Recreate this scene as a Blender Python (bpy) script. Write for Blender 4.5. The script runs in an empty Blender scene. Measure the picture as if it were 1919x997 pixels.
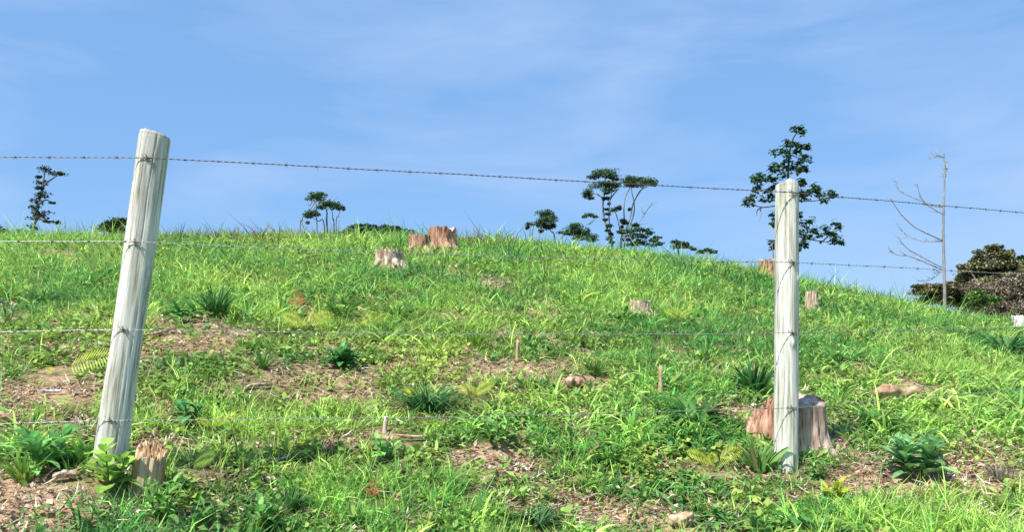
import bpy, math, random
import numpy as np
from mathutils import Vector, noise as mnoise

# ------------------------------------------------------------------ camera, sky, sun
SC = bpy.context.scene
F, CX, HR = 1507.0, 959.5, 650.0           # focal length, centre column, eye-level row of the photo
SUN_EL, SUN_AZ = math.radians(56), math.radians(-138)   # azimuth clockwise from +Y

cam_d = bpy.data.cameras.new('camera'); cam = bpy.data.objects.new('camera', cam_d)
SC.collection.objects.link(cam); SC.camera = cam
cam.location = (0, 0, 0); cam.rotation_euler = (math.radians(90), 0, 0)
cam_d.sensor_width = 36; cam_d.lens = 36 * F / 1919.0
cam_d.shift_y = (HR - 498.5) / 1919.0
cam_d.clip_start = 0.05; cam_d.clip_end = 5000

W = bpy.data.worlds.new('World'); SC.world = W; W.use_nodes = True
nt = W.node_tree; nt.nodes.clear()
def N(nt, t, **k):
    n = nt.nodes.new(t)
    for a, b in k.items(): setattr(n, a, b)
    return n
wo = N(nt, 'ShaderNodeOutputWorld'); bg = N(nt, 'ShaderNodeBackground')
sky = N(nt, 'ShaderNodeTexSky', sky_type='NISHITA', sun_disc=False)
sky.sun_elevation = SUN_EL; sky.sun_rotation = SUN_AZ
sky.air_density = 1.0; sky.dust_density = 0.15; sky.ozone_density = 3.0; sky.altitude = 300
tc = N(nt, 'ShaderNodeTexCoord')
mp = N(nt, 'ShaderNodeMapping'); mp.inputs['Scale'].default_value = (1.9, 1.9, 7.5)
mp.inputs['Location'].default_value = (3.1, 0.4, 1.7)
n1 = N(nt, 'ShaderNodeTexNoise'); n1.inputs['Scale'].default_value = 1.3; n1.inputs['Detail'].default_value = 6
n1.inputs['Roughness'].default_value = 0.52; n1.inputs['Distortion'].default_value = 0.4
cr = N(nt, 'ShaderNodeValToRGB'); cr.color_ramp.elements[0].position = 0.44; cr.color_ramp.elements[1].position = 0.72
cr.color_ramp.elements[0].color = (0, 0, 0, 1); cr.color_ramp.elements[1].color = (0.75, 0.75, 0.75, 1)
mix = N(nt, 'ShaderNodeMixRGB'); mix.inputs['Color2'].default_value = (2.6, 3.6, 5.4, 1)
tn = N(nt, 'ShaderNodeMixRGB', blend_type='MULTIPLY'); tn.inputs['Fac'].default_value = 1
tn.inputs['Color2'].default_value = (0.86, 0.96, 1.06, 1)
L = nt.links.new
L(tc.outputs['Generated'], mp.inputs['Vector']); L(mp.outputs['Vector'], n1.inputs['Vector'])
L(n1.outputs['Fac'], cr.inputs['Fac']); L(cr.outputs['Color'], mix.inputs['Fac'])
L(sky.outputs['Color'], tn.inputs['Color1']); 
veil = N(nt, 'ShaderNodeMixRGB'); veil.inputs['Fac'].default_value = .74; veil.inputs['Color2'].default_value = (1.32, 2.6, 4.75, 1)
L(tn.outputs['Color'], veil.inputs['Color1']); L(veil.outputs['Color'], mix.inputs['Color1'])
L(mix.outputs['Color'], bg.inputs['Color']); L(bg.outputs['Background'], wo.inputs['Surface'])
bg.inputs['Strength'].default_value = 0.117

sd = bpy.data.lights.new('sun', 'SUN'); sd.energy = 4.8; sd.angle = math.radians(0.5); sd.color = (1.0, 0.95, 0.87)
so = bpy.data.objects.new('sun', sd); SC.collection.objects.link(so)
sdir = Vector((math.cos(SUN_EL) * math.sin(SUN_AZ), math.cos(SUN_EL) * math.cos(SUN_AZ), math.sin(SUN_EL)))
so.rotation_euler = (-sdir).to_track_quat('-Z', 'Y').to_euler()
SC.view_settings.view_transform = 'Standard'; SC.view_settings.look = 'None'
SC.view_settings.gamma = 1; SC.view_settings.use_curve_mapping = False
SC.view_settings.exposure = 0.66
SC.cycles.max_bounces = 6; SC.cycles.diffuse_bounces = 3; SC.cycles.transmission_bounces = 3

rng = np.random.default_rng(11); random.seed(5)

# ------------------------------------------------------------------ noise
def _h(ix, iy, s):
    v = np.sin(ix * 127.1 + iy * 311.7 + s * 74.7) * 43758.5453
    return v - np.floor(v)
def vnoise(x, y, s=0):
    x = np.asarray(x, float); y = np.asarray(y, float)
    ix = np.floor(x); iy = np.floor(y); fx = x - ix; fy = y - iy
    fx = fx * fx * (3 - 2 * fx); fy = fy * fy * (3 - 2 * fy)
    a = _h(ix, iy, s); b = _h(ix + 1, iy, s); c = _h(ix, iy + 1, s); d = _h(ix + 1, iy + 1, s)
    return (a * (1 - fx) + b * fx) * (1 - fy) + (c * (1 - fx) + d * fx) * fy
def fbm(x, y, s=0, o=4):
    t = 0; a = 0.5; n = 0
    for i in range(o):
        t = t + a * vnoise(np.asarray(x) * 2 ** i, np.asarray(y) * 2 ** i, s + i * 13); n += a; a *= 0.5
    return t / n

# ------------------------------------------------------------------ terrain
RX = np.array([-700, -200, 0, 300, 600, 850, 1000, 1200, 1300, 1420, 1500, 1600, 1700, 1780, 1860, 1919, 2200, 2700.])
RR = np.array([454, 452, 453, 452, 450, 458, 465, 485, 496, 517, 536, 561, 578, 594, 611, 621, 636, 640.])
def ground(X, Y, bumps=True):
    X = np.asarray(X, float); Y = np.asarray(Y, float)
    ye = np.sqrt(np.maximum(Y, 0) ** 2 + 1.2)
    u = X / ye
    m = (HR - np.interp(CX + F * u, RX, RR)) / F
    mm = 0
    for d in (-.06, -.03, 0, .03, .06): mm = mm + (HR - np.interp(CX + F * (u + d), RX, RR)) / F
    m = mm / 5
    z4 = np.interp(u, [-.9, -.5, -.25, .1, .9], [-.17, -.21, -.42, -.54, -.54])
    Yr = 15.0
    k = (4 * m - z4) / (Yr - 4) ** 2
    yc = np.maximum(Y, 0)
    z = m * yc - k * (Yr - yc) ** 2
    z = z - 0.10 * np.maximum(-Y, 0).clip(0, 3)
    z = -9 + np.logaddexp(0, (z + 9) * 1.0)                       # the land levels off far beyond the crest
    if bumps:
        near = np.exp(-(np.maximum(Y - 15, 0) / 12) ** 2)
        z = z + near * ((fbm(X * .9, Y * .9, 3, 3) - .5) * .10 + (fbm(X * 4, Y * 4, 7, 3) - .5) * .055) * np.clip(ye / 6, .5, 1.2)
    # far wooded hill behind the crest
    z = z + 50.5 * np.exp(-(((X + 50) / 50) ** 2 + ((Y - 300) / 90) ** 2)) * (Y > 60)
    return z
def proj(X, Y, Z):
    Ys = np.maximum(Y, .3)
    return CX + F * X / Ys, HR - F * Z / Ys
_ys = np.concatenate([np.linspace(2.0, 8, 900), np.linspace(8.01, 15.5, 700)])
def hit(px, py):
    u = (px - CX) / F
    z = ground(u * _ys, _ys); rows = HR - F * z / _ys
    i = np.argmax(rows <= py)
    if rows[i] > py: i = len(_ys) - 60
    Y = _ys[i]; return Vector((u * Y, Y, float(z[i])))
def at(px, py, Y): return Vector(((px - CX) / F * Y, Y, (HR - py) / F * Y))

def region(px, py, boxes):
    r = 0
    for cx, cy, rx, ry in boxes: r = np.maximum(r, np.exp(-(((px - cx) / rx) ** 2 + ((py - cy) / ry) ** 2) ** 2))
    return r
WIDE = [(1250, 790, 300, 95), (950, 800, 110, 40), (1750, 760, 260, 90), (1640, 640, 200, 60), (60, 880, 120, 60), (600, 560, 250, 40), (1150, 560, 250, 40), (780, 640, 80, 30)]
CREEP = [(520, 680, 420, 75), (120, 660, 220, 60), (200, 640, 260, 40), (760, 690, 150, 50), (560, 750, 200, 30), (1030, 640, 160, 40), (420, 930, 120, 60), (880, 860, 180, 25), (1850, 880, 120, 60), (1220, 880, 160, 30)]

# bare patches seen in the photo: column, row, half width, half height, strength
PATCH = [(110, 738, 150, 45, 1.), (285, 670, 60, 50, .8), (60, 950, 190, 60, 1.15), (600, 705, 130, 26, .8), (660, 745, 70, 25, .7),
         (950, 690, 120, 26, 1.1), (930, 868, 100, 24, 1.), (1090, 722, 55, 20, .9), (1400, 785, 60, 28, .9), (1180, 975, 150, 26, .9),
         (1690, 900, 150, 38, 1.15), (1560, 850, 45, 30, .7), (850, 515, 60, 12, .6), (940, 537, 30, 12, .9), (680, 832, 120, 16, .9),
         (90, 483, 60, 16, .7), (870, 445, 60, 12, .7), (1880, 900, 70, 40, .7), (640, 590, 60, 12, .5), (480, 727, 80, 16, .8),
         (1680, 735, 60, 12, .7), (400, 640, 120, 18, .5), (1000, 590, 60, 10, .6), (860, 590, 50, 10, .5), (1750, 640, 70, 12, .5),
         (420, 900, 90, 20, .6), (210, 905, 80, 28, .6), (1280, 985, 50, 18, .9), (700, 940, 100, 10, .5), (1250, 780, 40, 10, .4), (1080, 950, 60, 12, .5),
         (400, 445, 170, 10, .45), (330, 980, 60, 22, .7), (560, 975, 70, 14, .6)]
def bare(X, Y, Z):
    px, py = proj(X, Y, Z)
    px = px + (fbm(X * 3, Y * 3, 21, 3) - .5) * 120; py = py + (fbm(X * 3, Y * 3, 22, 3) - .5) * 50
    b = 0
    for cx, cy, rx, ry, s in PATCH:
        b = np.maximum(b, s * np.exp(-(((px - cx) / rx) ** 2 + ((py - cy) / ry) ** 2) ** 1.3))
    b = b + (np.clip(fbm(X * 2.6, Y * 2.6, 31, 4) - .55, 0, 1) * 2.0 + np.clip(fbm(X * 6.5, Y * 6.5, 33, 3) - .56, 0, 1) * 3.4) * (Y < 16) * (.75 + 1.3 * region(px, py, CREEP)) * np.interp(Y, [9, 14], [1, .6])
    return np.clip(b, 0, 1)

# ------------------------------------------------------------------ mesh helpers
def mesh_obj(name, V, faces_list, mat, parent=None, tint=None, smooth=False, attrs=None, link=True):
    """faces_list: list of int arrays (n,3) or (n,4)."""
    V = np.asarray(V, np.float32); me = bpy.data.meshes.new(name)
    fl = [np.asarray(f, np.int32) for f in faces_list if len(f)]
    loops = np.concatenate([f.ravel() for f in fl]); tot = np.concatenate([np.full(len(f), f.shape[1], np.int32) for f in fl])
    me.vertices.add(len(V)); me.vertices.foreach_set('co', V.ravel())
    me.loops.add(len(loops)); me.loops.foreach_set('vertex_index', loops)
    me.polygons.add(len(tot)); st = np.concatenate([[0], np.cumsum(tot)[:-1]]).astype(np.int32)
    me.polygons.foreach_set('loop_start', st)
    if smooth: me.polygons.foreach_set('use_smooth', np.ones(len(tot), bool))
    me.update(calc_edges=True)
    if tint is not None:
        a = me.attributes.new('tint', 'FLOAT_COLOR', 'POINT')
        c = np.ones((len(V), 4), np.float32); c[:, :3] = tint; a.data.foreach_set('color', c.ravel())
    for k, v in (attrs or {}).items():
        a = me.attributes.new(k, 'FLOAT', 'POINT'); a.data.foreach_set('value', np.asarray(v, np.float32))
    me.materials.append(mat)
    o = bpy.data.objects.new(name, me)
    if link: SC.collection.objects.link(o)
    if parent is not None: o.parent = parent
    return o
def tag(o, label=None, cat=None, group=None, kind=None):
    if label: o['label'] = label
    if cat: o['category'] = cat
    if group: o['group'] = group
    if kind: o['kind'] = kind
    return o
def empty(name, loc):
    o = bpy.data.objects.new(name, None); o.empty_display_size = .05; o.location = loc
    SC.collection.objects.link(o); return o

class MB:
    """collects geometry for one mesh"""
    def __init__(s): s.V = []; s.Q = []; s.T = []; s.C = []; s.n = 0
    def add(s, V, Q=None, T=None, C=(1, 1, 1)):
        V = np.asarray(V, float).reshape(-1, 3); s.V.append(V)
        if Q is not None and len(Q): s.Q.append(np.asarray(Q) + s.n)
        if T is not None and len(T): s.T.append(np.asarray(T) + s.n)
        C = np.asarray(C, float); s.C.append(np.broadcast_to(C, V.shape).copy() if C.ndim == 1 else C)
        s.n += len(V)
    def build(s, name, mat, parent=None, smooth=False, org=(0, 0, 0)):
        V = np.concatenate(s.V) - np.asarray(org); fl = []
        if s.Q: fl.append(np.concatenate(s.Q))
        if s.T: fl.append(np.concatenate(s.T))
        return mesh_obj(name, V, fl, mat, parent, np.concatenate(s.C), smooth)

def ribbons(mb, P, az, ln, wd, lean, curl, segs=3, tint=None, roll=None, shape='grass'):
    P = np.asarray(P, float); n = len(P)
    t = np.linspace(0, 1, segs + 1)
    tm = (t[:-1] + t[1:]) / 2
    th = lean[:, None] + curl[:, None] * tm[None]
    dl = (ln / segs)[:, None]
    r = np.concatenate([np.zeros((n, 1)), np.cumsum(np.sin(th) * dl, 1)], 1)
    z = np.concatenate([np.zeros((n, 1)), np.cumsum(np.cos(th) * dl, 1)], 1)
    ca, sa = np.cos(az)[:, None], np.sin(az)[:, None]
    C = np.stack([P[:, 0:1] + ca * r, P[:, 1:2] + sa * r, P[:, 2:3] + z], -1)
    if roll is None: roll = rng.normal(0, .5, n)
    S = np.stack([-np.sin(az + roll), np.cos(az + roll), np.sin(roll * 1.3) * .4], -1)
    if shape == 'grass': w = np.minimum(1, t * 4 + .45) * np.sqrt(np.maximum(1 - t, 0)) + .04
    else: w = np.sin(np.pi * np.clip(t, .04, .98) ** .8) + .03
    half = (wd[:, None] * w[None] / 2)[..., None] * S[:, None, :]
    V = np.stack([C - half, C + half], 2).reshape(-1, 3)           # n, segs+1, 2
    b = (np.arange(n) * (segs + 1) * 2)[:, None] + (np.arange(segs) * 2)[None]
    Q = np.stack([b, b + 1, b + 3, b + 2], -1).reshape(-1, 4)
    if tint is None: tint = np.ones((n, 3))
    mb.add(V, Q, None, np.repeat(tint, (segs + 1) * 2, 0))

def cards(mb, C, size, tint, droop=0.0, elong=1.6):
    """small folded leaves, two triangles each"""
    C = np.asarray(C, float); n = len(C)
    az = rng.uniform(0, 2 * np.pi, n); el = rng.normal(-droop, .55, n)
    d = np.stack([np.cos(az) * np.cos(el), np.sin(az) * np.cos(el), np.sin(el)], -1)
    s = np.stack([-np.sin(az), np.cos(az), rng.normal(0, .45, n)], -1)
    L_ = (size * elong)[:, None]; w = (size * .5)[:, None]
    up = np.array([0, 0, 1.]) * (size * .15)[:, None]
    V = np.stack([C - d * L_ / 2, C - s * w + up, C + d * L_ / 2, C + s * w + up], 1).reshape(-1, 3)
    b = (np.arange(n) * 4)[:, None]
    T = np.concatenate([b + [[0, 1, 2]], b + [[0, 2, 3]]])
    mb.add(V, None, T, np.repeat(tint, 4, 0))

def tube(mb, pts, rad, sides=6, tint=(1, 1, 1), wob=0.0, cap=True):
    pts = [Vector(p) for p in pts]; n = len(pts)
    if np.isscalar(rad): rad = [rad] * n
    V = []; ref = Vector((0.13, -1, 0.07)).normalized()
    for i, p in enumerate(pts):
        d = (pts[min(i + 1, n - 1)] - pts[max(i - 1, 0)]).normalized()
        a = d.cross(ref)
        if a.length < 1e-4: a = d.cross(Vector((1, 0, 0)))
        a.normalize(); b = d.cross(a)
        for k in range(sides):
            t = 2 * math.pi * k / sides; rr = rad[i] * (1 + wob * (random.random() - .5))
            V.append(p + (a * math.cos(t) + b * math.sin(t)) * rr)
    Q = [(i * sides + k, i * sides + (k + 1) % sides, (i + 1) * sides + (k + 1) % sides, (i + 1) * sides + k) for i in range(n - 1) for k in range(sides)]
    T = []
    if cap:
        V.append(pts[-1]); c = len(V) - 1
        T = [((n - 1) * sides + k, (n - 1) * sides + (k + 1) % sides, c) for k in range(sides)]
        V.append(pts[0]); c = len(V) - 1
        T += [((k + 1) % sides, k, c) for k in range(sides)]
    mb.add([tuple(v) for v in V], Q, T, tint)
def smoothline(pts, sub=4):
    pts = [Vector(p) for p in pts]; out = []
    for i in range(len(pts) - 1):
        p0 = pts[max(i - 1, 0)]; p1 = pts[i]; p2 = pts[i + 1]; p3 = pts[min(i + 2, len(pts) - 1)]
        for j in range(sub):
            t = j / sub
            out.append(.5 * ((2 * p1) + (p2 - p0) * t + (2 * p0 - 5 * p1 + 4 * p2 - p3) * t * t + (3 * p1 - p0 - 3 * p2 + p3) * t ** 3))
    out.append(pts[-1]); return out

# ------------------------------------------------------------------ materials
def mat_base(name):
    m = bpy.data.materials.new(name); m.use_nodes = True; t = m.node_tree; t.nodes.clear()
    return m, t, N(t, 'ShaderNodeOutputMaterial'), N(t, 'ShaderNodeBsdfPrincipled')
def leaf_mat(name, trans=.35, rough=.45, spec=.35):
    m, t, o, p = mat_base(name); k = t.links.new
    a = N(t, 'ShaderNodeAttribute', attribute_name='tint')
    nz = N(t, 'ShaderNodeTexNoise'); nz.inputs['Scale'].default_value = 30
    hs = N(t, 'ShaderNodeHueSaturation'); mr = N(t, 'ShaderNodeMapRange')
    mr.inputs['To Min'].default_value = .8; mr.inputs['To Max'].default_value = 1.2
    k(nz.outputs['Fac'], mr.inputs['Value']); k(mr.outputs['Result'], hs.inputs['Value']); k(a.outputs['Color'], hs.inputs['Color'])
    k(hs.outputs['Color'], p.inputs['Base Color']); p.inputs['Roughness'].default_value = rough
    p.inputs['Specular IOR Level'].default_value = spec
    tr = N(t, 'ShaderNodeBsdfTranslucent'); mx = N(t, 'ShaderNodeMixShader'); mx.inputs['Fac'].default_value = trans
    k(hs.outputs['Color'], tr.inputs['Color'])
    k(p.outputs['BSDF'], mx.inputs[1]); k(tr.outputs['BSDF'], mx.inputs[2]); k(mx.outputs['Shader'], o.inputs['Surface'])
    return m
M_GRASS = leaf_mat('grass_blade', .42, .5, .25)
M_LEAF = leaf_mat('broad_leaf', .32, .5, .22)
M_TREELEAF = leaf_mat('tree_leaf', .30, .6, .2)
M_DRY = leaf_mat('dry_plant', .12, .8, .15)

def wood_mat(name, cols, zs=1.2, xs=26, bump=.35, green=None, rough=.85):
    m, t, o, p = mat_base(name); k = t.links.new
    tc = N(t, 'ShaderNodeTexCoord'); mp = N(t, 'ShaderNodeMapping'); mp.inputs['Scale'].default_value = (xs, xs, zs)
    n1 = N(t, 'ShaderNodeTexNoise'); n1.inputs['Scale'].default_value = 2.0; n1.inputs['Detail'].default_value = 8; n1.inputs['Roughness'].default_value = .65
    mp2 = N(t, 'ShaderNodeMapping'); mp2.inputs['Scale'].default_value = (6, 6, 2)
    n2 = N(t, 'ShaderNodeTexNoise'); n2.inputs['Scale'].default_value = 1.2; n2.inputs['Detail'].default_value = 4
    k(tc.outputs['Object'], mp.inputs['Vector']); k(mp.outputs['Vector'], n1.inputs['Vector'])
    k(tc.outputs['Object'], mp2.inputs['Vector']); k(mp2.outputs['Vector'], n2.inputs['Vector'])
    r = N(t, 'ShaderNodeValToRGB'); e = r.color_ramp.elements
    e[0].position = .28; e[0].color = (*cols[0], 1); e[1].position = .72; e[1].color = (*cols[-1], 1)
    for i, c in enumerate(cols[1:-1]): x = e.new(.28 + .44 * (i + 1) / (len(cols) - 1)); x.color = (*c, 1)
    k(n1.outputs['Fac'], r.inputs['Fac'])
    mx = N(t, 'ShaderNodeMixRGB', blend_type='MIX'); g = green or cols[-1]
    mx.inputs['Color2'].default_value = (*g, 1)
    r2 = N(t, 'ShaderNodeValToRGB'); r2.color_ramp.elements[0].position = .45; r2.color_ramp.elements[1].position = .75
    r2.color_ramp.elements[1].color = (.6, .6, .6, 1)
    k(n2.outputs['Fac'], r2.inputs['Fac']); k(r2.outputs['Color'], mx.inputs['Fac']); k(r.outputs['Color'], mx.inputs['Color1'])
    at_ = N(t, 'ShaderNodeAttribute', attribute_name='tint')
    mu = N(t, 'ShaderNodeMixRGB', blend_type='MULTIPLY'); mu.inputs['Fac'].default_value = 1
    k(mx.outputs['Color'], mu.inputs['Color1']); k(at_.outputs['Color'], mu.inputs['Color2'])
    k(mu.outputs['Color'], p.inputs['Base Color']); p.inputs['Roughness'].default_value = rough
    p.inputs['Specular IOR Level'].default_value = .2
    b = N(t, 'ShaderNodeBump'); b.inputs['Strength'].default_value = bump; b.inputs['Distance'].default_value = .01
    k(n1.outputs['Fac'], b.inputs['Height']); k(b.outputs['Normal'], p.inputs['Normal']); k(p.outputs['BSDF'], o.inputs['Surface'])
    return m
M_POST = wood_mat('weathered_post_wood', [(.09, .08, .055), (.38, .36, .29), (.64, .62, .55), (.77, .755, .70), (.84, .83, .79)], 1.6, 34, .6, (.40, .44, .28))
M_STUMP = wood_mat('reddish_stump_wood', [(.03, .014, .01), (.28, .14, .09), (.54, .34, .25), (.76, .61, .50)], 1.0, 22, .8, (.30, .17, .11))
M_STUMPG = wood_mat('greyish_stump_wood', [(.04, .025, .015), (.36, .24, .17), (.62, .49, .39), (.80, .70, .60)], 1.0, 20, .8, (.40, .32, .28))
M_SPLIT = wood_mat('splintered_wood', [(.10, .045, .02), (.42, .25, .13), (.62, .46, .28), (.74, .62, .46)], 3.0, 30, .9, (.46, .40, .33))
M_BARK = wood_mat('tree_bark', [(.10, .085, .07), (.22, .20, .17), (.34, .32, .28)], 3, 14, .3, (.2, .19, .15))
M_DEADBARK = wood_mat('dead_tree_bark', [(.13, .125, .13), (.27, .26, .26), (.44, .42, .41)], 3, 14, .3, (.3, .26, .25))

def metal_mat(name, c):
    m, t, o, p = mat_base(name); k = t.links.new
    n = N(t, 'ShaderNodeTexNoise'); n.inputs['Scale'].default_value = 60
    r = N(t, 'ShaderNodeValToRGB'); r.color_ramp.elements[0].color = (c[0] * .7, c[1] * .66, c[2] * .6, 1); r.color_ramp.elements[1].color = (*c, 1)
    r.color_ramp.elements[0].position = .35; r.color_ramp.elements[1].position = .6
    k(n.outputs['Fac'], r.inputs['Fac']); k(r.outputs['Color'], p.inputs['Base Color'])
    p.inputs['Metallic'].default_value = .55; p.inputs['Roughness'].default_value = .45; k(p.outputs['BSDF'], o.inputs['Surface'])
    return m
M_WIRE = metal_mat('galvanised_wire', (.46, .47, .48))
M_DARKWIRE = metal_mat('dull_dark_wire', (.20, .17, .15))

def ground_mat():
    m, t, o, p = mat_base('soil_and_litter'); k = t.links.new
    tc = N(t, 'ShaderNodeTexCoord')
    n1 = N(t, 'ShaderNodeTexNoise'); n1.inputs['Scale'].default_value = 2.2; n1.inputs['Detail'].default_value = 8
    n2 = N(t, 'ShaderNodeTexNoise'); n2.inputs['Scale'].default_value = 38; n2.inputs['Detail'].default_value = 6; n2.inputs['Roughness'].default_value = .7
    for n in (n1, n2): k(tc.outputs['Object'], n.inputs['Vector'])
    soil = N(t, 'ShaderNodeValToRGB'); e = soil.color_ramp.elements
    e[0].position = .3; e[0].color = (.10, .06, .04, 1); e[1].position = .7; e[1].color = (.70, .52, .33, 1)
    x = e.new(.5); x.color = (.46, .31, .19, 1)
    k(n2.outputs['Fac'], soil.inputs['Fac'])
    gr = N(t, 'ShaderNodeValToRGB'); e = gr.color_ramp.elements
    e[0].position = .35; e[0].color = (.03, .055, .012, 1); e[1].position = .65; e[1].color = (.10, .17, .035, 1)
    k(n2.outputs['Fac'], gr.inputs['Fac'])
    a = N(t, 'ShaderNodeAttribute', attribute_name='bare')
    mx = N(t, 'ShaderNodeMixRGB'); k(a.outputs['Fac'], mx.inputs['Fac']); k(gr.outputs['Color'], mx.inputs['Color1']); k(soil.outputs['Color'], mx.inputs['Color2'])
    k(mx.outputs['Color'], p.inputs['Base Color']); p.inputs['Roughness'].default_value = .95; p.inputs['Specular IOR Level'].default_value = .1
    b = N(t, 'ShaderNodeBump'); b.inputs['Strength'].default_value = .8; b.inputs['Distance'].default_value = .03
    k(n2.outputs['Fac'], b.inputs['Height']); k(b.outputs['Normal'], p.inputs['Normal']); k(p.outputs['BSDF'], o.inputs['Surface'])
    return m
M_GROUND = ground_mat()

# ------------------------------------------------------------------ ground sheet
def lines(lo, hi, fine_lo, fine_hi, step, g=1.22):
    mid = list(np.arange(fine_lo, fine_hi + step / 2, step)); s = step; a = []; x = fine_hi
    while x < hi: s *= g; x += s; a.append(min(x, hi))
    s = step; b = []; x = fine_lo
    while x > lo: s *= g; x -= s; b.append(max(x, lo))
    return np.array(b[::-1] + mid + a)
gx = np.concatenate([lines(-1500, -12.0, -12.5, -12.0, .12, 1.12)[:-1], np.arange(-12, 12.01, .055), lines(12.0, 1500, 12.0, 12.5, .12, 1.12)[1:]])
gx = np.unique(np.round(gx, 4)); gx = gx[np.concatenate([[True], np.diff(gx) > .02])]
gy = np.concatenate([np.linspace(-400, -5, 14), np.arange(-4, 2, .25), np.arange(2, 9, .05), np.arange(9, 22, .10), lines(22, 2500, 22.0, 22.5, .2, 1.10)])
gy = np.unique(np.round(gy, 4)); gy = gy[np.concatenate([[True], np.diff(gy) > .02])]
GX, GY = np.meshgrid(gx, gy); GZ = ground(GX, GY)
GB = np.where((GY > 2) & (GY < 22), bare(GX, GY, GZ), 0.2)
GZ = GZ + (GY < 16) * (fbm(GX * 14, GY * 14, 41, 3) - .5) * .03
nx, ny = len(gx), len(gy); ii = (np.arange(ny - 1)[:, None] * nx + np.arange(nx - 1)[None])
Q = np.stack([ii, ii + 1, ii + nx + 1, ii + nx], -1).reshape(-1, 4)
g = mesh_obj('hillside_ground', np.stack([GX, GY, GZ], -1).reshape(-1, 3), [Q], M_GROUND, smooth=True, attrs={'bare': GB.ravel()})
tag(g, kind='structure')

# ------------------------------------------------------------------ grass, weeds and litter (uncountable)
def scatter(n, ymin, ymax, umax=1.05):
    u = rng.uniform(-umax, umax, n); Y = np.exp(rng.uniform(np.log(ymin), np.log(ymax), n))
    X = u * Y; return X, Y
YEL, MID, TEAL, LIME = (np.array(c) for c in ((.40, .56, .12), (.24, .46, .10), (.085, .28, .07), (.24, .42, .07)))
def tints(X, Y, n, s=0, w=.0):
    a = fbm(X * .8, Y * .8, 51 + s, 3); b = rng.random(n); w = w + .10 * np.clip((6 - Y) / 2.5, 0, 1); a = np.clip((a - .5) * 2.4 + .5 + (b - .5) * 1.1 + w, 0, 1)[:, None]
    c = np.where(a < .5, TEAL + (MID - TEAL) * a * 2, MID + (YEL - MID) * (a - .5) * 2)
    return 1.07 * c * rng.lognormal(0, .30, (n, 1)) * np.interp(Y, [3, 6.5], [1.22, 1.0])[:, None]  # nearer tufts coloured brighter to offset the blades' self-shadowing
def keep(p, r): stumps_xy.append((p.x, p.y, r))
stumps_xy = []   # world discs kept free of grass, filled below
STUMPS = [  # label, px centre, base row, px width, height px, material, Y override
    ('big pale reddish stump directly behind the right fence post', 1499, 846, 98, 100, 'g', 'big'),
    ('tall reddish stump standing highest on the hill crest', 829, 468, 54, 40, 'r', ''),
    ('straight sided reddish stump touching the left of the tallest crest stump', 786, 476, 44, 35, 'r', ''),
    ('low greyish stump with spreading roots, left below the two crest stumps', 730, 506, 54, 36, 'g', 'root'),
    ('pinkish stump on the skyline just left of the right fence post', 1439, 524, 36, 38, 'r', ''),
    ('small dry grey stump on the slope just right of the right fence post', 1521, 580, 24, 34, 'g', ''),
    ('small flat pale stump alone in grass at mid slope', 1200, 590, 42, 26, 'g', ''),
    ('bleached white stump at the right edge of the photo', 1914, 622, 34, 30, 'w', 'jag'),
]
for s in STUMPS:
    p = hit(s[1], s[2]); stumps_xy.append((p.x, p.y, s[3] / F * p.y * .55))
spl = hit(272, 925); stumps_xy.append((spl.x, spl.y, .07))
def free(X, Y):
    ok = np.ones(len(X), bool)
    for sx, sy, r in stumps_xy:
        ok &= ~(((X - sx) ** 2 + (Y - sy) ** 2) < (r * 1.05) ** 2)
        ok &= ~((np.abs(X / Y - sx / sy) * sy < r * .8) & (Y < sy) & (Y > sy - max(.09, r * .9)) )
    return ok

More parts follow.
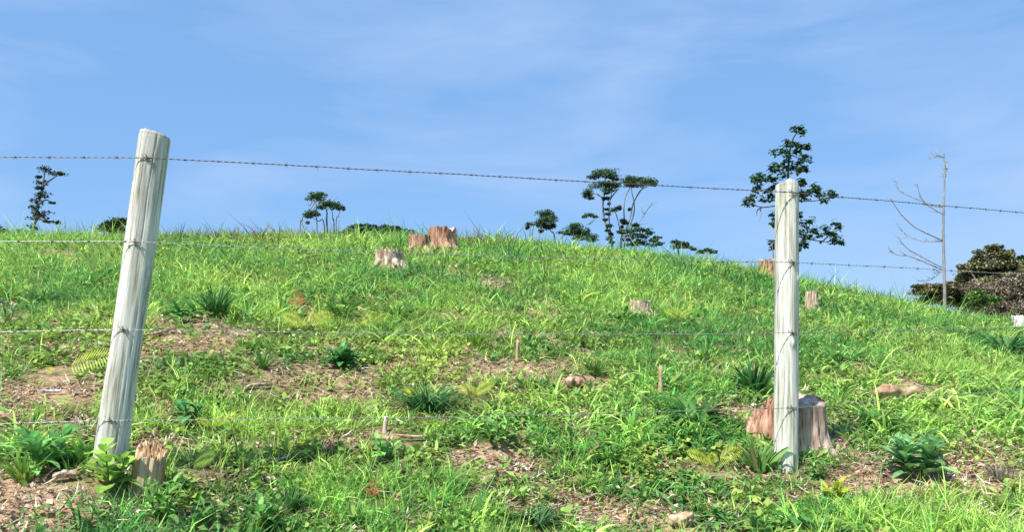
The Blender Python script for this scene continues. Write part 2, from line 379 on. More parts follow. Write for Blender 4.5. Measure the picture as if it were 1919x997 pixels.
def grass_tufts(name, ntuft, per, ymin, ymax, kind):
    X, Y = scatter(ntuft, ymin, ymax); Z = ground(X, Y); b = bare(X, Y, Z); px, py = proj(X, Y, Z)
    wide = region(px, py, WIDE); creep = region(px, py, CREEP)
    if kind == 'fine': prob = (1 - b) ** 1.5 * (1 - .55 * wide) * (1 - .72 * creep) * (.25 + .75 * (fbm(X * 3, Y * 3, 61, 2) > .44))
    elif kind == 'wide': prob = (1 - b) ** 1.3 * np.clip(wide * .9 + .10 - creep * .1, 0, 1)
    else: prob = np.clip(1 - .8 * b, 0, 1) * (.22 + .78 * (fbm(X * 2.0, Y * 2.0, 62, 3) > .47))
    keep = (rng.random(ntuft) < prob) & free(X, Y); X, Y = X[keep], Y[keep]; nT = len(X)
    n = nT * per; idx = np.repeat(np.arange(nT), per)
    sz = rng.lognormal(0, .34 if kind != 'fine' else .28, nT) * (1 + (.45 if kind == 'far' else .2) * (rng.random(nT) < .2)); pt = tints(X, Y, nT, w=.10 if kind == 'fine' else (.14 if kind == 'wide' else .06))
    if kind == 'far':                     # taller brownish growth along the crest at the left
        pxx, pyy = proj(X, Y, ground(X, Y)); br = np.exp(-((pxx - 430) / 190) ** 2) * np.exp(-((Y - 13.6) / 1.8) ** 2) + np.exp(-((pxx - 880) / 60) ** 2) * np.exp(-((Y - 14) / 1.5) ** 2)
        sel = rng.random(nT) < br * .8; pt[sel] = np.array([.20, .13, .06]) * rng.uniform(.6, 1.3, (sel.sum(), 1))
    az = rng.uniform(0, 2 * np.pi, n)
    rad = {'fine': .025, 'wide': .03, 'far': .05}[kind] * rng.random(n)
    bx = X[idx] + np.cos(az) * rad; by = Y[idx] + np.sin(az) * rad; bz = ground(bx, by) - .012
    if kind == 'fine': ln = rng.uniform(.045, .115, n); wd = rng.uniform(.0035, .0065, n); le = rng.uniform(.05, 1.0, n); cu = rng.uniform(.1, 1.4, n); sg = 2
    elif kind == 'wide': ln = rng.uniform(.08, .165, n); wd = rng.uniform(.009, .018, n); le = rng.uniform(.2, 1.1, n); cu = rng.uniform(.8, 2.2, n); sg = 4
    else: ln = rng.uniform(.07, .165, n); wd = rng.uniform(.007, .014, n); le = rng.uniform(.05, .9, n); cu = rng.uniform(.2, 1.6, n); sg = 2
    sc = sz[idx]
    if kind == 'far':
        f = np.clip(Y[idx] / 9, .75, 1.35); ln = ln * f; wd = wd * f
    tint = pt[idx] * rng.lognormal(0, .28, (n, 1))
    dry = rng.random(n) < .035; tint[dry] = np.array([.42, .34, .18]) * rng.uniform(.7, 1.2, (dry.sum(), 1))
    mb = MB(); ribbons(mb, np.stack([bx, by, bz], -1), az, ln * sc, wd, le, cu, sg, tint)
    o = mb.build(name, M_GRASS); print(name, n)
    return o
def creepers():
    n = 335000; X, Y = scatter(n, 2.3, 17); Z = ground(X, Y); b = bare(X, Y, Z); px, py = proj(X, Y, Z)
    pr = np.clip(region(px, py, CREEP) + .16 + .30 * np.clip((Y - 6) / 3, 0, 1), 0, 1) * np.clip(1 - .75 * b, 0, 1) * (.15 + .85 * (fbm(X * 4.5, Y * 4.5, 71, 3) > .46))
    k = (rng.random(n) < pr) & free(X, Y); X, Y, Z = X[k], Y[k], Z[k]; n = len(X)
    C = np.stack([X, Y, Z + rng.uniform(.0, .055, n) * np.clip(Y / 5, 1, 2.2)], -1)
    a = np.clip(fbm(X * 2, Y * 2, 72, 2) * 1.6 - .3 + rng.normal(0, .15, n), 0, 1)[:, None]
    t = (np.array([.10, .26, .06]) * (1 - a) + np.array([.40, .52, .10]) * a) * rng.uniform(.65, 1.3, (n, 1))
    mb = MB(); cards(mb, C, rng.uniform(.012, .032, n) * np.clip(Y / 6, 1, 1.8), t, 0, 1.35); print('creep', n)
    return mb.build('creeping_weeds', M_LEAF)

def undergrowth():
    nT = 28000; X, Y = scatter(nT, 2.4, 16); Z = ground(X, Y); b = bare(X, Y, Z); px, py = proj(X, Y, Z)
    pr = np.clip(.05 + 3.6 * np.clip(fbm(X * 2.3, Y * 2.3, 91, 3) - .51, 0, 1) + .10 * region(px, py, CREEP) + .12 * region(px, py, WIDE), 0, 1) * (1 - .9 * b) * np.interp(Y, [8, 14], [1, .55])
    k = (rng.random(nT) < pr) & free(X, Y); X, Y, Z = X[k], Y[k], Z[k]; nT = len(X); per = 8; n = nT * per; i = np.repeat(np.arange(nT), per)
    kind = rng.random(nT)[i]; sc = (rng.lognormal(0, .25, nT).clip(.6, 1.5) * np.interp(Y, [2.5, 5, 14], [.50, .66, .95]))[i]
    P = np.stack([X[i] + rng.normal(0, .012, n), Y[i] + rng.normal(0, .012, n), Z[i] + rng.uniform(0, .05, n) * sc], -1)
    ln = np.where(kind < .5, rng.uniform(.030, .060, n), rng.uniform(.05, .11, n)) * sc; wd = ln * np.where(kind < .5, .62, .26)
    a = np.clip(fbm(X * 1.1, Y * 1.1, 92, 2) * 1.8 - .4 + rng.normal(0, .25, nT), 0, 1)[i][:, None]
    t = (np.array([.075, .24, .06]) * (1 - a) + np.array([.34, .50, .11]) * a) * rng.uniform(.7, 1.35, (n, 1))
    mb = MB(); ribbons(mb, P, rng.uniform(0, 6.3, n), ln, wd, rng.uniform(.4, 1.3, n), rng.uniform(.2, 1.1, n), 4, t, shape='leaf')
    print('undergrowth', n); return mb.build('broad_leaved_undergrowth', M_LEAF)

def litter():
    n = 168000; X, Y = scatter(n, 2.2, 13); Z = ground(X, Y); b = bare(X, Y, Z)
    px, py = proj(X, Y, Z); sandy = np.exp(-((px - 60) / 200) ** 2 - ((py - 955) / 55) ** 2) + .7 * np.exp(-((px - 1700) / 120) ** 2 - ((py - 905) / 30) ** 2)
    k = (rng.random(n) < (b * 1.1 + .04) * (1 - .75 * np.clip(sandy, 0, 1))) & free(X, Y); X, Y, Z = X[k], Y[k], Z[k]; n = len(X)
    pal = np.array([[.52, .39, .26], [.66, .54, .38], [.32, .20, .13], [.13, .08, .055], [.74, .65, .53], [.44, .28, .19]])
    t = pal[rng.integers(0, 6, n)] * rng.uniform(.7, 1.2, (n, 1))
    mb = MB(); ribbons(mb, np.stack([X, Y, Z + rng.uniform(.012, .03, n)], -1), rng.uniform(0, 6.3, n), rng.uniform(.02, .10, n) , rng.uniform(.002, .008, n) * np.clip(Y / 6, 1, 2), rng.uniform(1.2, 1.75, n), rng.normal(0, .5, n), 2, t, shape='leaf')
    m = n // 2; j = rng.integers(0, n, m)
    cards(mb, np.stack([X[j] + .01, Y[j], Z[j] + .018], -1), rng.uniform(.008, .024, m), pal[rng.integers(0, 6, m)] * rng.uniform(.7, 1.2, (m, 1)), 0, 1.5)
    print('litter', n); return mb.build('dry_leaf_litter', M_DRY)

def fringe():
    """thin upright seed stalks along the crest"""
    n = 1500; X, Y = scatter(n, 12.5, 17.5, .78); Z = ground(X, Y)
    c = fbm(X * 1.3, Y * .2, 81, 3); k = (rng.random(n) < np.clip((c - .40) * 4, 0, 1)); X, Y, Z = X[k], Y[k], Z[k]; n = len(X)
    mb = MB(); t = np.array([.16, .20, .06]) * rng.uniform(.5, 1.6, (n, 1)); t[rng.random(n) < .3] = (.30, .20, .11)
    ribbons(mb, np.stack([X, Y, Z - .02], -1), rng.uniform(0, 6.3, n), rng.uniform(.12, .26, n), rng.uniform(.004, .008, n), rng.uniform(0, .45, n), rng.uniform(0, .7, n), 3, t)
    return mb.build('crest_seed_stalks', M_GRASS)

# ------------------------------------------------------------------ fence
def post(label, top, base, w_top, w_bot, Y, seed, notch, knots):
    P1 = at(*top, Y); P0 = at(*base, Y); P0 = P0 + (P0 - P1).normalized() * .14
    ax = P1 - P0; H = ax.length; r1 = w_top / F * Y / 2; r0 = w_bot / F * Y / 2
    ns, nr = 112, 190; V = []; rnd = random.Random(seed)
    cracks = [(rnd.uniform(0, 2 * math.pi), rnd.uniform(0, .7), rnd.uniform(.2, .6), rnd.uniform(.001, .005), rnd.uniform(.012, .03), rnd.uniform(-.6, .6)) for _ in range(16)]
    cracks += [(-math.pi / 2 + .45, .42, .6, .007, .022, .5), (-math.pi / 2 + .1, .55, .42, .006, .02, .35), (-math.pi / 2 - .35, .25, .4, .003, .02, -.15)]
    col = []
    for i in range(nr + 1):
        t = i / nr; z = H * t; r = r0 + (r1 - r0) * t
        for kk in range(ns):
            a = 2 * math.pi * kk / ns; ca, sa = math.cos(a), math.sin(a)
            d = .0035 * mnoise.noise(Vector((ca * 1.2 + seed, sa * 1.2, z * 1.6))) * 2 + .0007 * mnoise.noise(Vector((ca * 9 + seed, sa * 9, z * 4)))
            d += .0007 * mnoise.noise(Vector((ca * 20, sa * 20 + seed, z * 1.5)))
            c = 1.0
            for (ca0, z0, dz, dep, wd, mean) in cracks:
                zz = (t - z0) / dz
                if 0 < zz < 1:
                    am = ca0 + mean * (zz - .5) * .4 + .05 * math.sin(z * 9 + ca0 * 5)
                    da = (a - am + math.pi) % (2 * math.pi) - math.pi
                    e = math.exp(-(da / wd) ** 2) * math.sin(math.pi * zz) ** .5
                    d -= dep * e; c -= .35 * e
            for (ka, kz, kh) in knots:
                da = ((a - ka + math.pi) % (2 * math.pi) - math.pi); q = (da * r / .014) ** 2 + ((z - H * kz) / .022) ** 2
                d += kh * math.exp(-q); 
                if q < 3: c *= 1 - .25 * math.exp(-(q - 1) ** 2 * 3)
            zt = z
            if i > nr - 2: d -= .0015 * (i - (nr - 2))
            if i == nr: zt = z + notch(a) + .003 * mnoise.noise(Vector((ca * 6, sa * 6, seed)))
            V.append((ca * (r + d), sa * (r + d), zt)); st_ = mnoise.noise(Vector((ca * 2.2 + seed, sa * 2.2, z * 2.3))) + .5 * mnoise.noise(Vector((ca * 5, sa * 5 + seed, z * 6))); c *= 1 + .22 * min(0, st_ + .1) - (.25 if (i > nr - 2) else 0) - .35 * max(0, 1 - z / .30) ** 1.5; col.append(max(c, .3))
    Q = [(i * ns + k, i * ns + (k + 1) % ns, (i + 1) * ns + (k + 1) % ns, (i + 1) * ns + k) for i in range(nr) for k in range(ns)]
    # tool-cut end grain: two inner rings and a centre
    for f in (.66, .3):
        for kk in range(ns):
            x, y, z = V[nr * ns + kk]; a = 2 * math.pi * kk / ns
            V.append((x * f, y * f, H + (z - H) * f + .002 * mnoise.noise(Vector((x * 300 * f, y * 300, seed))))); col.append(.95 if kk % 9 else .7)
    o = (nr + 1) * ns
    Q += [(nr * ns + k, nr * ns + (k + 1) % ns, o + (k + 1) % ns, o + k) for k in range(ns)]
    Q += [(o + k, o + (k + 1) % ns, o + ns + (k + 1) % ns, o + ns + k) for k in range(ns)]
    V.append((0, 0, H)); col.append(.7); c = len(V) - 1
    T = [(o + ns + k, o + ns + (k + 1) % ns, c) for k in range(ns)]
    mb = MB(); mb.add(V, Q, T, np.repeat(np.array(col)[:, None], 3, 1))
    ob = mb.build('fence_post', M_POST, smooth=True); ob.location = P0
    ob.rotation_mode = 'QUATERNION'; ob.rotation_quaternion = ax.normalized().to_track_quat('Z', 'Y')
    tag(ob, label, 'fence post', 'wooden posts of the wire fence')
    return ob, P0, P1
YL, YRP = 3.14, 3.83
postL, L0, L1 = post('thick weathered fence post leaning to the right, left one of the two', (291, 252), (207, 862), 53, 57, YL, 3,
                     lambda a: -.006 * math.cos(a) + .004 * math.sin(a), [(-1.9, .62, .003), (-.75, .66, .003)])
postR, R0, R1 = post('upright pale fence post with knots and notched top, right one of the two', (1475, 345), (1473, 886), 40, 45, YRP, 8,
                     lambda a: .018 * max(0, math.cos(a - math.pi)) ** 6 + .002 * math.sin(3 * a), [(-2.2, .70, .006), (-1.0, .655, .008), (-2.95, .50, .008), (-.1, .35, .004)])

rowsL, rowsR = [302, 457, 618, 786], [365, 494, 624, 763]
row0, rowE = [294, 453, 622, 795], [397, 512, 613, 728]
wl = ['topmost barbed wire, dark against the sky', 'second barbed wire from the top, level with the hill crest',
      'third barbed wire from the top, crossing the middle of the grassy slope', 'lowest barbed wire, crossing near the foot of both posts']
def twisted(pts, r, hr, pitch, sides=5):
    mb = MB(); pts = [Vector(p) for p in pts]
    seg = [0]
    for a, b in zip(pts, pts[1:]): seg.append(seg[-1] + (b - a).length)
    Lt = seg[-1]; n = int(Lt / pitch * 8)
    for ph in (0, math.pi):
        P = []
        for i in range(n + 1):
            s = Lt * i / n; j = min(max(int(np.searchsorted(seg, s)) - 1, 0), len(pts) - 2)
            f = (s - seg[j]) / (seg[j + 1] - seg[j]); p = pts[j].lerp(pts[j + 1], f)
            d = (pts[j + 1] - pts[j]).normalized(); u = d.cross(Vector((0, 0, 1))).normalized(); v = Vector((0, 0, 1))
            a = s / pitch * 2 * math.pi + ph; P.append(p + (u * math.cos(a) + v * math.sin(a)) * hr)
        tube(mb, P, r, sides)
    return mb
def barb_mesh():
    mb = MB(); r = .0011
    for k in (0, 1):
        P = []
        for i in range(19):
            a = i / 18 * 2 * math.pi * 1.5 + k * math.pi; P.append((-.004 + .008 * i / 18, math.cos(a) * .0042, math.sin(a) * .0042))
        d0 = Vector(P[0]) - Vector((0, 0, 0)); d1 = Vector(P[-1])
        P = [(P[0][0] - .004, P[0][1] * 1.0 + (.014 if k else -.014), P[0][2] + (.010 if k else -.012))] + P + [(P[-1][0] + .004, P[-1][1] + (.012 if k else -.012), P[-1][2] + (.013 if k else -.010))]
        tube(mb, P, [r * .4] + [r] * 19 + [r * .4], 5)
    return mb
barb0 = barb_mesh().build('barb', M_DARKWIRE); barb_used = False
for w in range(4):
    rl, rr = 53.5 / F * YL / 2 + .002, 43 / F * YRP / 2 + .002
    pl = at(0, rowsL[w], YL); 
    fr = (pl.z - L0.z) / (L1.z - L0.z); axp = L0.lerp(L1, fr)
    A = Vector((axp.x + .01, axp.y - rl - .001, pl.z))
    pr_ = at(0, rowsR[w], YRP); axp = R0.lerp(R1, (pr_.z - R0.z) / (R1.z - R0.z))
    B = Vector((axp.x + .008, axp.y - rr - .001, pr_.z))
    Z0 = at(0, row0[w], 3.03); E0 = at(1919, rowE[w], 4.5)
    farL = A + (Z0 - A) * 5.0; farR = B + (E0 - B) * 2.0
    pts = []
    def span(p, q, n, sag):
        for i in range(n):
            t = i / n; v = p.lerp(q, t); v.z += -sag * 4 * t * (1 - t) + .004 * mnoise.noise(Vector((v.x * 1.7, w * 7.3, 1))) + .0012 * mnoise.noise(Vector((v.x * 14, w * 3.3, 5))); pts.append(v)
    span(farL, A, 30, .0); span(A, B, 34, .012 if w else .0); span(B, farR, 30, .004); pts.append(farR)
    # keep the crossing points exact at the posts
    ob = twisted(pts, .0012 if w == 0 else .0010, .0012 if w == 0 else .0010, .05).build('barbed_wire', M_DARKWIRE if w == 0 else M_WIRE)  # top wire's dark look against the sky is put into its metal colour
    tag(ob, wl[w], 'barbed wire', 'barbed wires of the fence')
    # barbs about every 13 cm
    segl = [0]
    for a, b in zip(pts, pts[1:]): segl.append(segl[-1] + (b - a).length)
    s = .05 + w * .03; cnt = 0
    while s < segl[-1] and cnt < 98:
        j = min(int(np.searchsorted(segl, s)) - 1, len(pts) - 2); j = max(j, 0)
        f = (s - segl[j]) / (segl[j + 1] - segl[j]); p = pts[j].lerp(pts[j + 1], f)
        if not barb_used: bo = barb0; barb_used = True
        else: bo = barb0.copy(); SC.collection.objects.link(bo)
        bo.parent = ob; bo.location = p; bo.scale = (.75,) * 3; d = (pts[j + 1] - pts[j])
        bo.rotation_euler = (random.uniform(0, 6.28), 0, math.atan2(d.y, d.x)); cnt += 1
        s += .125 + random.uniform(-.012, .012)
    # staple and tie on each post
    for (po, pt_, rr_) in ((postL, A, rl), (postR, B, rr)):
        mb = MB(); inv = po.rotation_quaternion.to_matrix().to_4x4()
        c = pt_ + Vector((0, .0, 0))
        tube(mb, [c + Vector((-.006, .012, .012)), c + Vector((-.006, -.005, .012)), c + Vector((-.002, -.0065, 0)), c + Vector((.004, -.005, -.012)), c + Vector((.004, .012, -.012))], .0017, 6)
        P = []
        for i in range(22):
            a = i / 21 * 2 * math.pi * 2.5; P.append(c + Vector((-.016 + .032 * i / 21, math.cos(a) * .0048, math.sin(a) * .0048)))
        P = [c + Vector((-.021, -.002, .015))] + P + [c + Vector((.022, -.002, -.014))]
        tube(mb, P, .0011, 5)
        st = mb.build('staple', M_DARKWIRE); bpy.context.view_layer.update()
        st.parent = po; st.matrix_parent_inverse = (po.matrix_basis).inverted()

# ------------------------------------------------------------------ stumps and dead wood
M_STUMPW = wood_mat('bleached_wood', [(.03, .03, .025), (.30, .28, .25), (.70, .68, .68), (.8, .79, .8)], 3.0, 9, .8, (.6, .57, .55))
def stump(label, px, py, wpx, hpx, m, opt, idx):
    p = hit(px, py); s = p.y / F; r = wpx * s / 2; h = hpx * s; sink = .06 + .1 * h
    root = empty('tree_stump', p); tag(root, label, 'tree stump', 'sawn tree stumps on the hillside')
    M = {'r': M_STUMP, 'g': M_STUMPG, 'w': M_STUMPW}[m]; ns, nr = 72, 26; V = []; C = []
    roots = [(random.uniform(0, 6.28), random.uniform(.25, .5)) for _ in range(7)] + [(-2.5, .55), (-.6, .5)]
    rg = random.Random(idx)
    def rad(a, t):
        v = Vector((math.cos(a), math.sin(a), 0))
        rr = r * (1 + .10 * mnoise.noise(v * 1.3 + Vector((idx, 0, 0))) + .07 * mnoise.noise(v * 3.4 + Vector((0, idx, t * .3))) + .035 * mnoise.noise(v * 9 + Vector((idx, 0, t * 1.5))) + .018 * mnoise.noise(v * 24 + Vector((0, idx, t * 2))))
        fl = (1 - t) ** 3
        ck = mnoise.noise(Vector((math.cos(a) * 7 + idx, math.sin(a) * 7, t * .7))); rr -= r * .16 * max(0, .16 - abs(ck)) / .16 * (1 if abs(ck) < .16 else 0) * .7
        rr -= r * .05 * max(0, mnoise.noise(v * 14 + Vector((idx, 3, t * 3))))
        rr *= .93 + .12 * fl
        for (ra, rs) in roots:
            da = (a - ra + math.pi) % (2 * math.pi) - math.pi; rr += r * rs * (.9 if opt == 'root' else (.35 if opt == 'big' else .7)) * math.exp(-(da / .22) ** 2) * max(0, 1 - t * 1.5) ** 3
        return rr
    def top(a):
        v = Vector((math.cos(a), math.sin(a), 0)); j = .10 * mnoise.noise(v * 5 + Vector((idx * 3, 0, 0))) + .07 * mnoise.noise(v * 16 + Vector((idx, 0, 0)))
        if opt == 'big': j = j * .35 + .11 * math.sin(a) - .05
        return h * (1 + j - (.25 * max(0, mnoise.noise(v * 2 + Vector((idx * 7, 3, 1)))) if opt in ('', 'jag') else 0))
    for i in range(nr + 1):
        t = i / nr
        for k in range(ns):
            a = 2 * math.pi * k / ns; tt = top(a)
            z = -sink + (tt + sink) * t; rr = rad(a, max(0, z / h))
            V.append((math.cos(a) * rr, math.sin(a) * rr, z)); v = Vector((math.cos(a) * 4, math.sin(a) * 4, t * 2 + idx))
            n_ = mnoise.noise(v) + .6 * mnoise.noise(v * 3); C.append((max(.25, 1 + .7 * n_), max(.22, .98 + .75 * n_), max(.2, .94 + .75 * n_)))
    Q = [(i * ns + k, i * ns + (k + 1) % ns, (i + 1) * ns + (k + 1) % ns, (i + 1) * ns + k) for i in range(nr) for k in range(ns)]
    mb = MB(); mb.add(V, Q, None, np.array(C)); mb.build('trunk_base', M, root, smooth=True)
    # sawn face: rings, radial checks
    V = []; C = []; nn = 10
    for i in range(nn + 1):
        f = 1 - i / nn
        for k in range(ns):
            a = 2 * math.pi * k / ns; x, y, z = math.cos(a) * rad(a, 1) * f * .985, math.sin(a) * rad(a, 1) * f * .985, h + (top(a) - h) * f ** 3 - .003 - .006 * (1 - f)
            crk = 1 if abs((a * 2.5 + idx) % 2.1 - 1) > .12 else .4
            z += .012 * h * mnoise.noise(Vector((x * 40, y * 40, idx)))
            V.append((x, y, z - (.01 * h if crk < 1 else 0))); q = (1.0 if i % 2 else .85) * crk; C.append((q, q * .97, q * .95))
    Q = [(i * ns + k, i * ns + (k + 1) % ns, (i + 1) * ns + (k + 1) % ns, (i + 1) * ns + k) for i in range(nn) for k in range(ns)]
    mb = MB(); mb.add(V, Q, None, np.array(C)); mb.build('cut_face', M_STUMPG if m != 'w' else M_STUMPW, root, smooth=True)
    if opt == 'root':
        for a, ln_ in ((-1.0, 1.25), (-2.3, 1.0), (-.3, .9)):
            mb = MB(); P = [(math.cos(a) * r * (.7 + ln_ * t), math.sin(a) * r * (.7 + ln_ * t), h * .35 * (1 - t) ** 1.5 + .01 - .25 * r * ln_ * t * (1 if math.sin(a) < 0 else -1) * .9 + .03 * math.sin(t * 5)) for t in (0, .25, .5, .75, 1)]
            tube(mb, smoothline(P), [.034 * (1 - i / 18) + .006 for i in range(17)], 8, wob=.3); mb.build('root', M, root, smooth=True)
    if opt == 'big':
        # torn slab with fallen bark at the left foot, splinters
        mb = MB(); q = hit(1432, 822) - p; n1_, n2_ = 48, 18; V = []; C = []
        for i in range(n2_ + 1):
            t = i / n2_
            for k in range(n1_):
                a = 2 * math.pi * k / n1_; v = Vector((math.cos(a), math.sin(a), 0))
                rr = .095 * (1 + .22 * mnoise.noise(v * 2 + Vector((4, 0, 0))) + .16 * mnoise.noise(v * 6 + Vector((0, 0, t))) + .08 * mnoise.noise(v * 15 + Vector((0, 0, t * 2)))) * (1.15 - .45 * t)
                hh = .155 * (1 + .45 * math.cos(a) + .40 * mnoise.noise(v * 3) + .30 * mnoise.noise(v * 11)); z = -.08 + (hh + .08) * t
                V.append((q.x + math.cos(a) * rr * 1.15, q.y + math.sin(a) * rr * .9, q.z + z)); c = 1 + .3 * mnoise.noise(v * 5 + Vector((t, t, 2))); C.append((c, c * .93, c * .88))
        for k in range(n1_):
            x, y, z = V[n2_ * n1_ + k]; V.append((q.x + (x - q.x) * .3, q.y + (y - q.y) * .3, q.z + .14 + .4 * (z - q.z - .2))); C.append((.5, .35, .3))
        Q = [(i * n1_ + k, i * n1_ + (k + 1) % n1_, (i + 1) * n1_ + (k + 1) % n1_, (i + 1) * n1_ + k) for i in range(n2_ + 1) for k in range(n1_)]
        V.append((q.x, q.y, q.z + .12)); C.append((.4, .3, .25)); o_ = (n2_ + 1) * n1_
        mb.add(V, Q, [(o_ + k, o_ + (k + 1) % n1_, len(V) - 1) for k in range(n1_)], np.array(C))
        keep(p + q, .075)
        mb.build('torn_root_slab', M_STUMP, root)
    return root
for i, s in enumerate(STUMPS): stump(*s, i + 1)

def splintered():
    p = spl; s = p.y / F; root = empty('splintered_stump', p)
    tag(root, 'splintered broken orange wood stump beside the foot of the leaning post', 'broken stump')
    ns, nr = 96, 40; r = 30 * s; H = 92 * s; V = []; C = []
    for i in range(nr + 1):
        t = i / nr
        for k in range(ns):
            a = 2 * math.pi * k / ns; v = Vector((math.cos(a), math.sin(a), 0))
            hh = H * (.86 + .14 * math.cos(a - 2.4) + .13 * mnoise.noise(v * 5) + .10 * mnoise.noise(v * 17))
            rr = r * (1 + .12 * mnoise.noise(v * 2) + .10 * mnoise.noise(v * 8 + Vector((0, 0, t * .8))) + .09 * mnoise.noise(v * 22 + Vector((0, 0, t))) - .10 * t)
            z = -.05 + (hh + .05) * t
            V.append((math.cos(a) * rr * 1.0 + z * .16, math.sin(a) * rr * .8, z))
            q = 1 + .35 * mnoise.noise(v * 4 + Vector((t, 0, 9))); C.append((q, q * (.92 + .08 * t), q * (.85 + .15 * t)))
    for f in (.86, .7, .54, .38, .2, .02):
        for k in range(ns):
            x, y, z = V[nr * ns + k]; xx = H * .13 + (x - H * .13) * f; yy = y * f; g_ = H * (.70 + .42 * mnoise.noise(Vector((xx * 55, yy * 90, 3))) + .2 * mnoise.noise(Vector((xx * 150, yy * 190, 5))) - .6 * (xx / r - .5) * .2)
            V.append((xx, yy, z * max(0, f * 3 - 2) + g_ * (1 - max(0, f * 3 - 2)))); c_ = .8 + .5 * mnoise.noise(Vector((xx * 80, yy * 80, 1))); C.append((c_, c_ * .88, c_ * .74))
    Q = [(i * ns + k, i * ns + (k + 1) % ns, (i + 1) * ns + (k + 1) % ns, (i + 1) * ns + k) for i in range(nr + 6) for k in range(ns)]
    mb = MB(); mb.add(V, Q, None, np.array(C)); mb.build('broken_trunk', M_SPLIT, root)
    mb = MB(); rg = random.Random(4)
    for i in range(26):
        a = rg.uniform(0, 6.28); rr = r * rg.uniform(.55, .98); x, y = math.cos(a) * rr, math.sin(a) * rr * .8; z0 = H * rg.uniform(.45, .70); z1 = z0 + H * rg.uniform(.10, .20)
        tube(mb, [(x + z0 * .16, y, z0), (x * 1.02 + z1 * .17, y * 1.02, z1)], [rg.uniform(.003, .007), .0008], 5, wob=.4)
    mb.build('splinter', M_SPLIT, root)
splintered()

def wood_piece(name, label, cat, a, b, r, M, seed, lift=.0, Yt=None):
    """a rough length of dead wood lying from pixel a to pixel b on the ground"""
    p = hit(*a); q = hit(*b); rg = random.Random(seed); mb = MB(); n = 21; ns = 20
    P = [p.lerp(q, i / (n - 1)) for i in range(n)]
    V = []; C = []
    for i, v in enumerate(P):
        z = float(ground(v.x, v.y)) + r * .75 + lift; t = i / (n - 1)
        d = (q - p).normalized(); u = Vector((-d.y, d.x, 0)).normalized(); e = (min(t, 1 - t) * 4); e = min(1, .45 + e)
        for k in range(ns):
            an = 2 * math.pi * k / ns; rr = r * .85 * e * (1 + .55 * mnoise.noise(Vector((math.cos(an) * 1.6, math.sin(an) * 1.6, t * 5 + seed))) + .5 * mnoise.noise(Vector((math.cos(an) * 5, math.sin(an) * 5, t * 8 + seed))))
            V.append(Vector((v.x, v.y, z + .2 * r * math.sin(t * 5 + seed))) + u * math.cos(an) * rr + Vector((0, 0, 1)) * math.sin(an) * rr * .8); C.append(1 + .3 * mnoise.noise(Vector((an, t * 5, seed))))
    Q = [(i * ns + k, i * ns + (k + 1) % ns, (i + 1) * ns + (k + 1) % ns, (i + 1) * ns + k) for i in range(n - 1) for k in range(ns)]
    V.append(sum((V[k] for k in range(ns)), Vector()) / ns); c0 = len(V) - 1; V.append(sum((V[(n - 1) * ns + k] for k in range(ns)), Vector()) / ns); c1 = len(V) - 1; C += [.8, .8]
    T = [((k + 1) % ns, k, c0) for k in range(ns)] + [((n - 1) * ns + k, (n - 1) * ns + (k + 1) % ns, c1) for k in range(ns)]
    mb.add([tuple(v) for v in V], Q, T, np.repeat(np.array(C)[:, None], 3, 1))
    o = mb.build(name, M, org=tuple(p)); o.location = p; tag(o, label, cat)
    for f in (.1, .35, .65, .9): keep(p.lerp(q, f), max(r * 1.6, .04))
    return o
M_LOG = wood_mat('fallen_wood', [(.07, .035, .02), (.34, .20, .12), (.52, .36, .24), (.66, .52, .40)], 9, 9, .8, (.38, .26, .18))
wood_piece('fallen_log', 'brown rotting log half sunk in grass right of the right post', 'log', (1640, 752), (1730, 748), .055, M_LOG, 1)
wood_piece('wood_chunk', 'torn pinkish wood chunk on bare litter in the middle of the slope', 'wood chunk', (1060, 730), (1106, 728), .042, M_STUMP, 2, .01)
wood_piece('wood_chunk', 'pale torn root chunk at the bottom edge, right of centre', 'wood chunk', (1252, 990), (1300, 988), .034, M_SPLIT, 3, .01)
wood_piece('wood_slab', 'pale bleached slab of wood lying on litter right of the leaning post', 'wood slab', (458, 732), (512, 728), .012, M_STUMPG, 4, .01)
wood_piece('fallen_branch', 'thin pale branch lying beside the leaning post at its middle', 'branch', (282, 638), (328, 627), .011, M_LOG, 5, .03)
wood_piece('wood_chunk', 'pinkish piece of wood on the dirt below the leaning post, bottom left', 'wood chunk', (98, 906), (146, 900), .018, M_STUMPG, 6, .01)
wood_piece('fallen_log', 'short grey brown log at the left edge beneath the lowest wire', 'log', (-14, 800), (36, 797), .022, M_LOG, 7, .02)
wood_piece('fallen_branch', 'pale stick lying across the litter patch left of the leaning post', 'branch', (76, 744), (116, 742), .008, M_STUMPW, 8, .02)
wood_piece('fallen_branch', 'dark stick on the bare patch between two broad leaved plants, lower centre', 'branch', (742, 826), (800, 828), .008, M_LOG, 9, .02)
def upright_stick(label, px, py, hpx, wpx, lean, M):
    p = hit(px, py); s = p.y / F; mb = MB(); h = hpx * s; r = wpx * s / 2; keep(p, .06)
    P = [(lean * h * t + .1 * r * math.sin(t * 8), 0, -.04 + (h + .04) * t) for t in np.linspace(0, 1, 9)]
    tube(mb, P, [r * (1.15 - .25 * t + .12 * math.sin(t * 9)) for t in np.linspace(0, 1, 9)], 9, wob=.2)
    for k in range(5): a = k * 1.3; tube(mb, [(P[-1][0] + math.cos(a) * r * .5, math.sin(a) * r * .5, h * .95), (P[-1][0] + math.cos(a) * r * .6, math.sin(a) * r * .6, h * (1.04 + .03 * (k % 3)))], [r * .4, r * .1], 5)
    o = mb.build('cut_sapling_stub', M); o.location = p; tag(o, label, 'sapling stub')
upright_stick('pale broken sapling stub above a broad leaved plant, lower centre', 720, 812, 30, 9, .12, M_STUMPG)
upright_stick('thin upright dry stub left of the right fence post at its middle', 1237, 732, 44, 8, .02, M_SPLIT)
